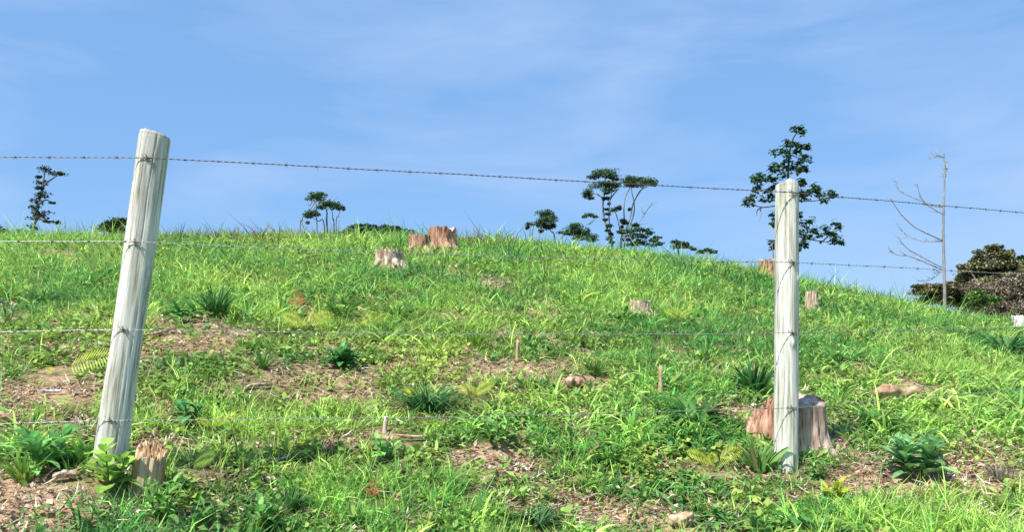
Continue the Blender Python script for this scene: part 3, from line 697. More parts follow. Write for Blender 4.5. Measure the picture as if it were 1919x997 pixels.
upright_stick('thin reddish dry stub on the bare patch in the middle of the slope', 968, 680, 42, 6, .05, M_STUMP)

# ------------------------------------------------------------------ plants one can point at
def rgb(c, s=.2): return np.array(c) * rng.uniform(1 - s, 1 + s)
def clump(label, px, py, wpx, hpx, col, blades, width, upright, name='grass_clump'):
    p = hit(px, py); s = p.y / F; R = wpx * s / 2; H = hpx * s; n = blades; keep(p, R * .45)
    az = rng.uniform(0, 2 * np.pi, n); rr = R * .28 * np.sqrt(rng.random(n))
    B = np.stack([np.cos(az) * rr, np.sin(az) * rr, np.zeros(n)], -1)
    B[:, 2] = ground(p.x + B[:, 0], p.y + B[:, 1]) - p.z - .01
    if upright: le = rng.uniform(0, .5, n); cu = rng.uniform(.1, 1.5, n); ln = H * rng.uniform(.6, 1.15, n)
    else: le = rng.uniform(.1, .75, n); cu = rng.uniform(1.0, 2.1, n); ln = (H * .7 + R * .8) * rng.uniform(.55, 1.1, n)
    t = np.array(col) * rng.uniform(.6, 1.4, (n, 1)); d = rng.random(n) < .06; t[d] = (.4, .33, .16)
    mb = MB(); ribbons(mb, B, az + rng.normal(0, .3, n), ln, rng.uniform(.6, 1.2, n) * width * s, le, cu, 6, t)
    o = mb.build(name, M_GRASS); o.location = p; tag(o, label, 'grass clump', 'separate clumps of grass'); return o
DK, MD, LT = (.065, .21, .06), (.11, .27, .045), (.24, .42, .07)
clump('dark arching grass clump hanging over a bare hollow, lower centre', 800, 770, 110, 62, DK, 260, 4, False)
clump('upright dark green grass clump just right of the leaning post', 405, 598, 60, 66, (.08, .24, .06), 130, 5, True)
clump('lush broad bladed grass clump under the lowest wire, left of the right post', 1300, 790, 130, 60, (.10, .26, .06), 90, 9, False)
clump('upright dark grass tuft at the bottom, left of centre', 543, 960, 70, 56, (.07, .20, .05), 100, 5, True)
clump('small upright green tuft on creeping weeds between the second and third wires', 492, 692, 34, 44, MD, 50, 4, True)
clump('small upright dark tuft on the slope just right of the torn wood chunk', 1115, 706, 34, 44, MD, 50, 5, True)
clump('feathery light tuft touching the third wire near the middle', 893, 652, 50, 48, LT, 70, 4, True)
clump('light upright tuft in front of the large leaves at the bottom left', 44, 905, 60, 70, LT, 80, 5, True)
clump('large teal grass clump at the right edge below the white stump', 1885, 668, 90, 50, (.09, .26, .08), 240, 4, False)
clump('big arching tuft of thin grass on the left slope above the third wire', 745, 600, 80, 52, MD, 120, 4, False)
clump('star shaped grass tuft left of the leaning post, level with its middle', 85, 572, 76, 46, (.10, .25, .06), 110, 4, False)
clump('dense fan of grass left of the three bright ferns', 640, 596, 60, 50, MD, 100, 4, False)
clump('very dark broad upright blades pressed against the left of the right post', 1412, 738, 84, 64, (.06, .19, .05), 120, 7, True)
clump('arching clump of long pale blades at the left edge of the slope', 20, 560, 60, 40, LT, 80, 5, False)
clump('thin bladed tuft at the very bottom, left of the bottom root chunk', 1010, 985, 90, 50, (.06, .20, .07), 130, 5, False)
clump('spiky green tuft below the bare patch in the lower middle', 1140, 870, 80, 45, MD, 90, 6, False)
clump('dry grey twiggy tuft near the bottom right corner', 1872, 905, 70, 46, (.30, .26, .20), 110, 3, True)
clump('tall grass clump between the big broad leaved plant and the fallen log', 1640, 800, 90, 50, MD, 110, 6, False)
clump('loose tuft of broad blades at the foot of the right post', 1425, 885, 90, 66, (.17, .33, .08), 60, 10, True)

def leaf_grid(mb, P, az, L_, Wd, lean, curl, col, fold=.25, seg=7, blunt=.8, wave=.0):
    tw = random.uniform(-.5, .5)
    t = np.linspace(0, 1, seg + 1); pos = np.array(P, float); V = []; C = []
    d = np.array([math.cos(az), math.sin(az)]); sv = np.array([-math.sin(az), math.cos(az), 0])
    for i, ti in enumerate(t):
        th = lean + curl * ti
        d = np.array([math.cos(az + tw * ti), math.sin(az + tw * ti)])
        if i: pos = pos + np.array([d[0] * math.sin(th), d[1] * math.sin(th), math.cos(th)]) * L_ / seg
        w = Wd / 2 * (math.sin(math.pi * min(max(ti, .0), 1) ** blunt) ** .8 + (.03 if i < seg else 0)); nrm = np.array([-d[0] * math.cos(th), -d[1] * math.cos(th), math.sin(th)])
        for j, q in enumerate((-1, -.5, 0, .5, 1)):
            V.append(pos + sv * w * q + nrm * (abs(q) * w * fold + wave * Wd * math.sin(ti * 14 + q * 2)))
            k = .82 if j == 2 else 1; C.append(np.array(col) * (1.35 if j == 2 else 1.0) * (1 + .12 * math.sin(ti * 25)))
    Q = [(i * 5 + j, i * 5 + j + 1, i * 5 + j + 6, i * 5 + j + 5) for i in range(seg) for j in range(4)]
    mb.add(V, Q, None, np.array(C))
def broadleaf(label, px, py, wpx, hpx, col, nleaf, lw, name='broad_leaved_weed', flat=.5, stems=3, cat='weed'):
    p = hit(px, py); s = p.y / F; R = wpx * s / 2; H = hpx * s; root = empty(name, p); tag(root, label, cat); keep(p, R * .55)
    fb = MB(); sb = MB()
    for st in range(stems):
        sa = 6.28 * st / stems + rng.uniform(0, 1); off = R * .25 * (stems > 1); hh = H * rng.uniform(.6, .95)
        top = Vector((math.cos(sa) * off * 1.6, math.sin(sa) * off * 1.6, hh)); bt = Vector((math.cos(sa) * off * .4, math.sin(sa) * off * .4, -.02))
        tube(sb, smoothline([bt, bt.lerp(top, .5) + Vector((.005, 0, 0)), top]), [.0035] * 8 + [.002], 6, tint=(.14, .22, .06))
        k = max(4, int(nleaf * 1.5) // stems)
        for i in range(k):
            f = (i + .6) / k; b = bt.lerp(top, .25 + .75 * f); az = i * 2.4 + sa; ln = R * rng.uniform(.45, .85) * (1.1 - .45 * f)
            leaf_grid(fb, b, az, ln, ln * lw * rng.uniform(.85, 1.15), (1.25 - .85 * f) * (1 - flat * .3) + rng.uniform(-.15, .15), rng.uniform(.5, 1.5), rgb(col, .25) * rng.uniform(.65, 1.5), wave=rng.uniform(.01, .06), fold=rng.uniform(.1, .5))
    fb.build('leaves', M_LEAF, root, smooth=True); sb.build('stem', M_LEAF, root, smooth=True); return root
broadleaf('plant with large light green heart shaped leaves at the foot of the leaning post', 200, 925, 150, 95, (.26, .44, .08), 12, .72)
broadleaf('spreading plant with long bluish green leaves at the left edge, bottom', 80, 880, 200, 72, (.15, .36, .10), 24, .36)
broadleaf('small plant with round green leaves below the broken sapling stub', 720, 862, 90, 46, (.18, .40, .10), 12, .6)
broadleaf('large grey green plant with drooping leaves on bare soil, bottom right', 1716, 902, 170, 92, (.17, .36, .13), 44, .40, stems=4)
broadleaf('low dark green broad leaved plant just right of the leaning post foot', 350, 790, 110, 38, (.09, .27, .08), 14, .45)
broadleaf('pale green broad bladed plant under the lowest wire at the photo centre', 925, 835, 140, 58, (.19, .38, .09), 16, .26)
broadleaf('low yellow leaved plant on the ground right of the right post foot', 1570, 936, 100, 26, (.42, .46, .05), 12, .5)
broadleaf('dark leafy plant between the leaning post and the upright dark grass clump', 345, 605, 90, 38, (.09, .27, .06), 20, .4)
broadleaf('fresh green plant with big leaves at the bottom edge, left of centre', 500, 996, 110, 60, (.17, .36, .09), 12, .42)
broadleaf('pale leaf plant right of the upright dark grass clump', 462, 608, 60, 30, (.20, .38, .14), 9, .35)
broadleaf('patch of dark teal weed above the dark arching grass clump', 640, 690, 110, 36, (.08, .25, .07), 40, .4, stems=6)
broadleaf('bushy leafy weed in front of the splintered stump', 300, 985, 130, 90, (.20, .40, .09), 26, .34, stems=4)
broadleaf('broad leaved weed at the left edge with drooping pale tip', 14, 600, 56, 44, (.30, .36, .26), 7, .3)
broadleaf('leafy weed with narrow leaves at the bottom left corner', 150, 995, 120, 60, (.15, .34, .08), 18, .2)
broadleaf('round leaved weed on the slope right of the small flat stump', 1288, 612, 40, 22, (.30, .46, .14), 7, .6)
broadleaf('narrow leaved green weed right of the splintered stump', 400, 985, 110, 44, (.13, .30, .08), 22, .3, stems=5)
broadleaf('leafy weed right of the right post foot, above the yellow leaves', 1528, 900, 80, 46, (.14, .32, .07), 22, .34, stems=4)

def fern(label, px, py, L_px, col, fronds, name='fern', up=.55):
    p = hit(px, py); s = p.y / F; Lf = L_px * s * 1.2; mb = MB(); keep(p, Lf * .5); p = p + Vector((0, 0, .02))
    for k, (az, ff) in enumerate(fronds):
        n = 15; pos = np.array([0, 0, -.01]); th = up; Lk = Lf * ff; d = np.array([math.cos(az), math.sin(az), 0]); sv = np.array([-math.sin(az), math.cos(az), 0]); ro = (1 if sv[1] > 0 else -1) * rng.uniform(.5, 1.0); sv = sv * math.cos(ro) + np.array([0, 0, math.sin(ro)])
        prev = pos.copy(); pts = [Vector(pos)]
        c = rgb(col, .15)
        for i in range(n + 6):
            t = i / (n + 5); th = up * (1 - t) + 1.45 * t; step = np.array([d[0] * math.sin(th), d[1] * math.sin(th), math.cos(th)]); pos = pos + step * Lk / (n + 6); pts.append(Vector(pos))
            if t > .2:
                q = (t - .2) / .8; ll = Lk * .33 * math.sin(math.pi * (.18 + .80 * q)) ** .9; wv = Lk / (n + 6) * .62; dn = np.array([0, 0, -1.]) * .12
                for sg in (-1, 1):
                    dr = sv * sg * .93 + step * .34 + dn; tip = pos + dr * ll; m1 = pos + dr * ll * .4 + step * wv * .5; m2 = pos + dr * ll * .4 - step * wv * .5
                    mb.add([pos, m1, tip, m2], None, [(0, 1, 2), (0, 2, 3)], c * rng.uniform(.85, 1.15))
        tube(mb, pts[::3] + [pts[-1]], .0016, 4, tint=c * .7)
    o = mb.build(name, M_GRASS if name == 'fern' else M_DRY); o.location = p
    tag(o, label, 'fern', 'bright young ferns' if name == 'fern' else 'dead reddish ferns')
FB = (.50, .60, .07); FG = (.30, .46, .08); FR = (.42, .15, .06)
fern('long bright fern frond above the litter left of the leaning post', 104, 706, 90, FB, [(.35, 1.0), (2.6, .3)], up=1.0)
fern('flat bright fern frond just left of the leaning post, under the longest frond', 148, 760, 70, FG, [(.3, .9), (3.3, .5)], up=1.25)
fern('bright fern nearest the splintered stump, low right of it', 352, 885, 60, FG, [(-.4, 1), (.9, .9), (2.5, .8)], up=.9)
fern('leftmost of the three pale ferns at the third wire', 508, 608, 40, FG, [(.8, 1), (2.4, .9), (-.7, .7)])
fern('largest pale fern at the third wire, middle of three', 572, 624, 56, FB, [(.6, 1), (1.7, 1), (2.8, .9), (-.5, .8)])
fern('pale fern at the third wire right of the dense fan of grass', 693, 618, 44, FB, [(.6, 1), (2.0, .9), (-.8, .8)])
fern('vivid yellow fern in front of the dark arching grass clump', 764, 768, 46, (.62, .66, .04), [(1.5, 1), (-1.4, .7), (1.2, .9)], up=.25)
fern('bright fern to the right of the dark arching grass clump', 884, 752, 46, FB, [(.3, 1), (2.2, .9), (1.2, .8)])
fern('pale round fern right of the small flat stump', 1272, 606, 38, FB, [(1.4, 1), (.2, .8), (2.7, .8)], up=.3)
fern('small faint fern right of the pale round fern', 1326, 616, 28, FG, [(.5, 1), (2.5, .9)])
fern('bright fern under the lowest wire right of the leaning post', 400, 812, 44, FB, [(.1, 1), (1.5, .8), (3.0, .8)])
fern('dull fern on the lowest wire, left of the vivid yellow fern', 668, 786, 44, FG, [(.4, 1), (1.9, .9), (3.2, .8)])
fern('small bright fern at the torn foot of the big stump', 1424, 790, 40, FB, [(2.9, 1), (.4, .5)], up=1.1)
fern('yellowish fern at the bottom, below the lower bare patch', 886, 918, 44, FG, [(.1, 1), (1.5, .9), (3.0, .9)])
fern('yellow fern among the grass left of the right post foot', 1340, 886, 60, FB, [(.3, 1), (3.0, .9), (1.6, .7)])
fern('standing dead reddish fern on the left slope', 556, 582, 40, FR, [(1.5, 1), (.3, .6), (2.7, .6)], 'dead_fern', up=.15)
fern('dead reddish fern standing in the bottom grass', 697, 940, 36, FR, [(1.5, 1), (.3, .6), (2.7, .6)], 'dead_fern', up=.15)
fern('dead orange fern left of the very dark upright blades', 1341, 692, 28, FR, [(1.5, 1), (.3, .7)], 'dead_fern', up=.25)

# ------------------------------------------------------------------ trees beyond the crest
def crown_mesh(root, puffs, Y, zoom, n_per, leaf, col, droop=.1, name='crown', dens=1., mat=None, thick=1.0):
    ox, oy, k = zoom; mb = MB()
    for (x, y, rx, ry) in puffs:
        c = at(ox + x / k, oy + y / k, Y + rng.uniform(-.4, .4)); a = rx / k / F * Y; b = ry / k / F * Y
        n = int(n_per * dens * max(.25, (a * b) / (leaf * leaf) / 12) ** .9) + 8
        nsub = max(5, int(6 + a / leaf)); cen = rng.normal(0, 1, (nsub, 3)); cen /= np.linalg.norm(cen, axis=1)[:, None]; cen *= rng.uniform(.25, .9, (nsub, 1))
        j = rng.integers(0, nsub, n); q = cen[j] + rng.normal(0, .30, (n, 3)); q /= np.maximum(1, np.linalg.norm(q, axis=1) / 1.15)[:, None]
        q[:, 2] = np.where(q[:, 2] < -.5, q[:, 2] * .8, q[:, 2])
        P = np.array(c) + q * np.array([a * 1.08, a * thick, b * 1.12])
        t = np.array(col) * rng.uniform(.5, 1.7, (n, 1)) * (1 + .2 * rng.normal(0, 1, (nsub, 1))[j])
        cards(mb, P, rng.uniform(.6, 1.2, n) * leaf * .8, np.clip(t, .004, 1), droop)
    return mb.build(name, mat or M_TREELEAF, root, org=tuple(root.location))
def limbs(root, lines_, Y, zoom, r0, name='trunk', mat=None, down=True, rtop=.35, dj=.3):
    ox, oy, k = zoom; mb = MB()
    for i, ln in enumerate(lines_):
        f = 1.0 if i == 0 else .62
        P = [at(ox + x / k, oy + y / k, Y + dj * math.sin(i * 2.1 + j * .5)) for j, (x, y) in enumerate(ln)]
        if down and i in down_set(lines_, down):
            b = P[0].copy(); b.z = float(ground(b.x, b.y)) - .2; b.x += .1; P = [b] + P
        S = smoothline(P, 4); n = len(S)
        tube(mb, S, [r0 * f * (1 - (1 - rtop) * q / (n - 1)) for q in range(n)], 7, wob=.12)
    return mb.build(name, mat or M_BARK, root, smooth=True, org=tuple(root.location))
def down_set(l, d): return range(len(l)) if d == 'all' else ([0] if d is True else d)
def tree(name, label, Y, px, zoom, trunks, puffs, r0=.04, leaf=.07, col=(.060, .115, .035), dens=1., down=True, cat='tree', group='trees beyond the hill crest', bare_twigs=None, **kw):
    X = (px - CX) / F * Y; root = empty(name, (X, Y, float(ground(X, Y)))); tag(root, label, cat, group)
    if trunks: limbs(root, trunks, Y, zoom, r0, down=down)
    if puffs: crown_mesh(root, puffs, Y, zoom, 360, leaf, col, dens=dens, **kw)
    if bare_twigs: limbs(root, bare_twigs, Y, zoom, r0 * .45, 'bare_twigs', M_DEADBARK, down=[], rtop=.2)
    return root
Z1, Z2, Z3, Z4 = (0, 240, 3.117), (480, 300, 3.835), (940, 280, 3.561), (1640, 420, 4.53)
Zy = (1380, 220, 3.325); Zd = (1360, 220, 2.624)
tree('slender_tree', 'slender dark tree with tiered foliage bent to the right, far left skyline', 34, 62, Z1,
     [[(195, 615), (210, 540), (225, 440), (245, 370), (262, 330), (300, 300), (340, 272)], [(245, 370), (255, 310), (262, 250)], [(215, 520), (270, 540), (320, 556)], [(228, 440), (270, 420), (305, 437)]],
     [(262, 233, 42, 11), (310, 262, 66, 13), (225, 286, 16, 8), (245, 322, 36, 15), (235, 352, 30, 11), (245, 392, 48, 18), (215, 432, 36, 18), (212, 466, 32, 13), (250, 500, 62, 16), (225, 532, 55, 13), (275, 545, 30, 8), (190, 578, 36, 18), (303, 437, 16, 5), (333, 553, 16, 8), (355, 265, 18, 8)], r0=.07, leaf=.10, dens=.9, col=(.045, .07, .04))
tree('round_bush', 'dense dark round bush on the skyline just left of the leaning post', 26, 212, Z1, [[(665, 640), (662, 580)]],
     [(665, 562, 62, 30), (700, 545, 40, 20), (620, 575, 40, 22), (665, 590, 85, 22), (690, 590, 50, 20)], leaf=.09, dens=1.8, cat='bush', group='bushes beyond the hill crest')
tree('low_bush', 'low dark bush at the far left end of the skyline', 28, 5, Z1, [[(15, 640), (15, 600)]], [(10, 600, 30, 16), (-30, 590, 40, 24), (40, 612, 20, 8)], leaf=.08, dens=1.5, cat='bush', group='bushes beyond the hill crest')
tree('low_bush', 'small ragged bush on the skyline just right of the slender far left tree', 26, 100, Z1, [[(110, 640), (115, 605)]], [(115, 603, 34, 11), (80, 610, 18, 6), (150, 608, 18, 6)], leaf=.07, dens=1, cat='bush', group='bushes beyond the hill crest')
tree('umbrella_tree', 'wind shaped tree with three stacked dark leaf pads, left of the distant hill', 32, 608, Z2,
     [[(510, 500), (506, 430), (508, 370), (480, 300), (440, 270)], [(560, 480), (552, 430), (545, 370), (520, 330)], [(575, 460), (590, 410), (606, 350)], [(490, 475), (450, 440), (405, 415), (380, 390)], [(318, 480), (330, 440), (340, 400), (400, 340), (425, 290)], [(430, 320), (385, 330), (360, 300)]],
     [(438, 252, 58, 22), (425, 280, 62, 20), (470, 245, 30, 15), (520, 318, 80, 24), (560, 335, 60, 20), (610, 345, 28, 16), (630, 352, 12, 14), (395, 378, 52, 22), (370, 402, 36, 18), (430, 395, 28, 14), (455, 345, 30, 16), (370, 450, 16, 10)],
     r0=.045, leaf=.066, dens=1.5, down='all', bare_twigs=[[(520, 300), (540, 270), (550, 250)], [(545, 300), (570, 280), (590, 262)], [(540, 310), (535, 280), (520, 262)]])
tree('flat_topped_tree', 'small dense tree on the skyline, leftmost of the group right of the crest stumps', 30, 1012, Z3,
     [[(355, 606), (328, 545), (300, 490)], [(205, 590), (212, 530), (215, 505)], [(190, 590), (192, 540), (190, 505)], [(250, 590), (262, 520), (285, 460)]],
     [(288, 432, 55, 22), (330, 455, 36, 20), (290, 470, 72, 24), (300, 510, 52, 30), (255, 500, 35, 22), (188, 498, 32, 12), (175, 515, 20, 22), (260, 545, 18, 14), (340, 510, 18, 22)], r0=.035, leaf=.066, dens=1.7, down='all')
tree('bushy_tree', 'low domed tree between the small dense tree and the tall twin stemmed tree', 30, 1083, Z3,
     [[(478, 615), (482, 560), (500, 530)], [(405, 625), (408, 585), (430, 560)], [(540, 600), (560, 515), (600, 480), (605, 445)], [(585, 500), (610, 480), (630, 450)]],
     [(490, 515, 55, 20), (485, 545, 78, 30), (550, 560, 38, 26), (600, 595, 48, 26), (410, 556, 38, 12), (575, 560, 20, 30), (585, 438, 40, 10), (620, 448, 24, 8), (560, 450, 20, 8), (520, 590, 50, 18)], r0=.03, leaf=.066, dens=1.7, down=[0, 1])
tree('umbrella_tree', 'tallest skyline tree with two flat leaf layers on leafy twin stems', 32, 1143, Z3,
     [[(737, 640), (716, 560), (690, 480), (677, 400), (680, 330), (692, 270), (690, 180)], [(740, 640), (722, 520), (717, 420), (724, 340), (742, 255), (745, 170)], [(676, 325), (640, 300), (600, 288)], [(724, 330), (760, 285), (785, 260)]],
     [(700, 145, 72, 18), (650, 168, 65, 20), (610, 188, 40, 14), (735, 170, 55, 24), (770, 195, 34, 12), (700, 225, 78, 14), (690, 242, 92, 20), (760, 245, 36, 18), (580, 285, 42, 20), (570, 312, 34, 16), (595, 325, 22, 12), (720, 272, 50, 12), (700, 290, 26, 10), (705, 330, 24, 10), (680, 330, 14, 12), (715, 362, 12, 10), (700, 400, 18, 8), (712, 430, 22, 9), (692, 470, 18, 9), (715, 512, 26, 10), (705, 540, 14, 10), (730, 565, 20, 12), (722, 595, 26, 12), (735, 620, 24, 12)],
     r0=.055, leaf=.066, dens=1.5, down=[0, 1])
tree('umbrella_tree', 'tall forking tree with one wide flat crown and thin bare stems', 33.5, 1175, Z3,
     [[(795, 640), (830, 540), (862, 440), (875, 370), (905, 310), (950, 245)], [(860, 500), (884, 420), (884, 350), (870, 290), (868, 240)], [(822, 490), (816, 400), (826, 320), (850, 270), (860, 235)], [(790, 540), (775, 470), (760, 420), (745, 395)], [(905, 310), (930, 270), (985, 240)]],
     [(840, 190, 42, 14), (850, 215, 52, 20), (860, 240, 48, 14), (925, 205, 85, 20), (930, 230, 90, 18), (1000, 218, 42, 16), (1020, 235, 26, 12), (855, 402, 14, 9), (818, 478, 26, 14), (825, 495, 22, 12), (775, 385, 24, 10), (745, 405, 34, 10), (790, 395, 10, 16), (800, 520, 12, 10)],
     r0=.05, leaf=.066, dens=1.5, down=[0], bare_twigs=[[(905, 505), (940, 455), (975, 400), (1005, 370), (1038, 350)], [(955, 435), (935, 405), (945, 375)], [(975, 400), (985, 380), (975, 372), (960, 380)], [(1000, 372), (998, 358), (1015, 350)], [(915, 500), (950, 498), (980, 490)], [(905, 505), (885, 495), (905, 480)]])
tree('spreading_bush', 'spreading ragged bush at the foot of the tall forking tree', 29, 1192, Z3,
     [[(820, 640), (850, 590), (890, 530)], [(900, 640), (940, 580), (975, 540)], [(985, 640), (1020, 605), (1045, 590)]],
     [(885, 505, 34, 14), (850, 545, 62, 18), (800, 556, 34, 12), (905, 535, 44, 16), (880, 575, 60, 18), (960, 538, 42, 14), (990, 560, 34, 10), (940, 580, 40, 16), (1035, 592, 32, 10), (1010, 612, 34, 12), (1062, 632, 26, 9), (840, 605, 40, 12), (930, 620, 60, 20), (875, 635, 60, 14), (1000, 640, 50, 10)], r0=.03, leaf=.08, dens=1.2, down='all', cat='bush', group='bushes beyond the hill crest')
tree('low_bush', 'greyish low bush on the skyline where the crest starts to fall', 27, 1277, Z3, [[(1180, 680), (1180, 640)]],
     [(1165, 622, 38, 15), (1205, 632, 36, 14), (1250, 652, 42, 12), (1190, 650, 60, 14), (1285, 668, 16, 8)], leaf=.08, dens=1.4, cat='bush', group='bushes beyond the hill crest', col=(.08, .10, .06))
tree('low_bush', 'small green bush on the falling skyline left of the right post', 24, 1325, Z3, [[(1370, 720), (1372, 690)]],
     [(1370, 672, 44, 14), (1410, 685, 24, 12), (1330, 685, 26, 9)], leaf=.07, dens=1.5, cat='bush', group='bushes beyond the hill crest', col=(.05, .10, .028))

# young large-leaved tree behind the right post
def young_tree():
    Y = 15.0; z = Zy; X = (1493 - CX) / F * Y; root = empty('large_leaved_tree', (X, Y, float(ground(X, Y))))
    tag(root, 'large leaved young tree rising behind the right fence post', 'tree')
    mb = MB(); ox, oy, k = z
    def P(x, y, d=0): return at(ox + x / k, oy + y / k, Y + d)
    b = P(330, 980); b.z = float(ground(b.x, b.y)) - .1
    tk = [b, P(325, 800), P(318, 600), P(320, 430), P(325, 300), P(335, 200), P(350, 140), P(378, 90)]
    tube(mb, smoothline(tk, 5), list(np.linspace(.04, .008, 36)), 8, wob=.1); mb.build('trunk', M_BARK, root, smooth=True, org=tuple(root.location))
    br = [[(320, 540), (250, 550), (160, 560), (110, 540), (80, 510)], [(160, 560), (130, 580), (128, 610)], [(150, 575), (155, 610), (140, 645)], [(320, 520), (400, 522), (500, 518), (590, 490)], [(322, 430), (260, 420), (200, 390), (130, 380)], [(318, 700), (380, 740), (480, 765), (560, 775), (630, 765)],
          [(540, 770), (590, 720), (625, 670)], [(420, 745), (450, 690), (460, 650)], [(325, 320), (390, 310), (430, 300)], [(330, 230), (390, 250), (430, 245)], [(325, 300), (260, 310), (210, 330)], [(335, 210), (290, 215), (250, 215)], [(345, 160), (390, 175), (440, 180)], [(318, 620), (270, 610), (240, 625)], [(320, 800), (260, 790), (225, 780)], [(222, 780), (228, 840), (232, 900)], [(318, 740), (360, 800), (400, 800)], [(400, 520), (440, 470), (490, 430)], [(318, 440), (390, 400), (410, 395)]]
    for i, l in enumerate(br):
        m = MB(); d = .35 * math.sin(i * 2.7); pts = [P(x, y, d * j / len(l)) for j, (x, y) in enumerate(l)]
        tube(m, smoothline(pts, 4), list(np.linspace(.014, .005, 4 * (len(l) - 1) + 1)), 6); m.build('branch', M_BARK, root, smooth=True, org=tuple(root.location))
    cl = [(365, 68, 26, 10), (400, 72, 28, 16), (412, 92, 12, 10), (320, 150, 22, 14), (345, 165, 26, 12), (375, 165, 26, 14), (410, 175, 30, 14), (445, 188, 22, 12), (375, 215, 18, 14), (245, 215, 34, 16), (285, 205, 34, 16), (305, 225, 30, 20), (320, 262, 34, 20), (400, 268, 24, 14), (430, 240, 28, 10), (440, 262, 26, 14), (250, 300, 30, 12), (300, 300, 40, 22), (330, 320, 34, 18), (265, 330, 38, 20), (215, 320, 24, 14), (375, 300, 28, 16), (380, 330, 22, 14), (425, 310, 26, 10), (430, 330, 16, 10), (395, 325, 24, 12), (300, 355, 40, 14),
          (115, 380, 30, 12), (145, 360, 34, 12), (130, 400, 36, 14), (170, 380, 28, 18), (210, 370, 24, 14), (235, 385, 22, 18), (120, 450, 20, 14), (140, 430, 18, 10), (195, 455, 26, 14), (210, 480, 30, 12), (225, 440, 20, 14), (165, 512, 24, 12), (225, 510, 22, 10), (70, 515, 26, 16), (100, 495, 30, 14), (60, 540, 14, 12), (100, 535, 24, 14), (405, 395, 18, 10), (415, 412, 14, 10), (390, 420, 14, 8), (410, 470, 32, 16), (440, 490, 34, 18), (405, 505, 30, 14), (455, 465, 20, 12), (490, 430, 22, 16), (500, 460, 20, 14), (520, 480, 24, 14), (545, 510, 26, 14), (585, 470, 26, 20), (605, 490, 22, 16), (500, 445, 24, 14),
          (230, 600, 18, 16), (240, 640, 18, 14), (225, 665, 12, 8), (222, 775, 16, 12), (228, 805, 12, 14), (395, 600, 10, 22), (420, 660, 26, 12), (460, 640, 14, 14), (420, 700, 36, 24), (470, 720, 36, 24), (490, 700, 26, 18), (400, 730, 26, 20), (440, 745, 34, 14), (520, 740, 26, 16), (555, 685, 20, 10), (560, 710, 24, 14), (590, 720, 26, 16), (620, 660, 16, 14), (635, 680, 18, 12), (610, 740, 34, 18), (630, 765, 28, 16), (650, 780, 14, 8), (600, 770, 24, 10), (400, 790, 34, 14), (420, 775, 26, 16), (385, 820, 16, 14), (430, 800, 14, 12)]
    fm = MB()
    for (x, y, rx, ry) in cl:
        c = P(x, y, rng.uniform(-.3, .3)); a = rx / k / F * Y; b_ = ry / k / F * Y
        for _ in range(13):
            o = Vector((rng.normal(0, .42) * a, rng.normal(0, .5) * a, rng.normal(0, .75) * b_)); pz = c + o
            nl = rng.integers(2, 5); a0 = rng.uniform(0, 6.28)
            for q in range(nl):
                az = a0 + q * 6.28 / nl + rng.normal(0, .3); ln = rng.uniform(.055, .095)
                leaf_grid(fm, pz, az, ln, ln * .68, rng.uniform(1.0, 1.7), rng.uniform(.4, 1.1), np.array((.045, .10, .032)) * rng.uniform(.5, 1.8), seg=3)
    fm.build('crown', M_TREELEAF, root, org=tuple(root.location))
young_tree()

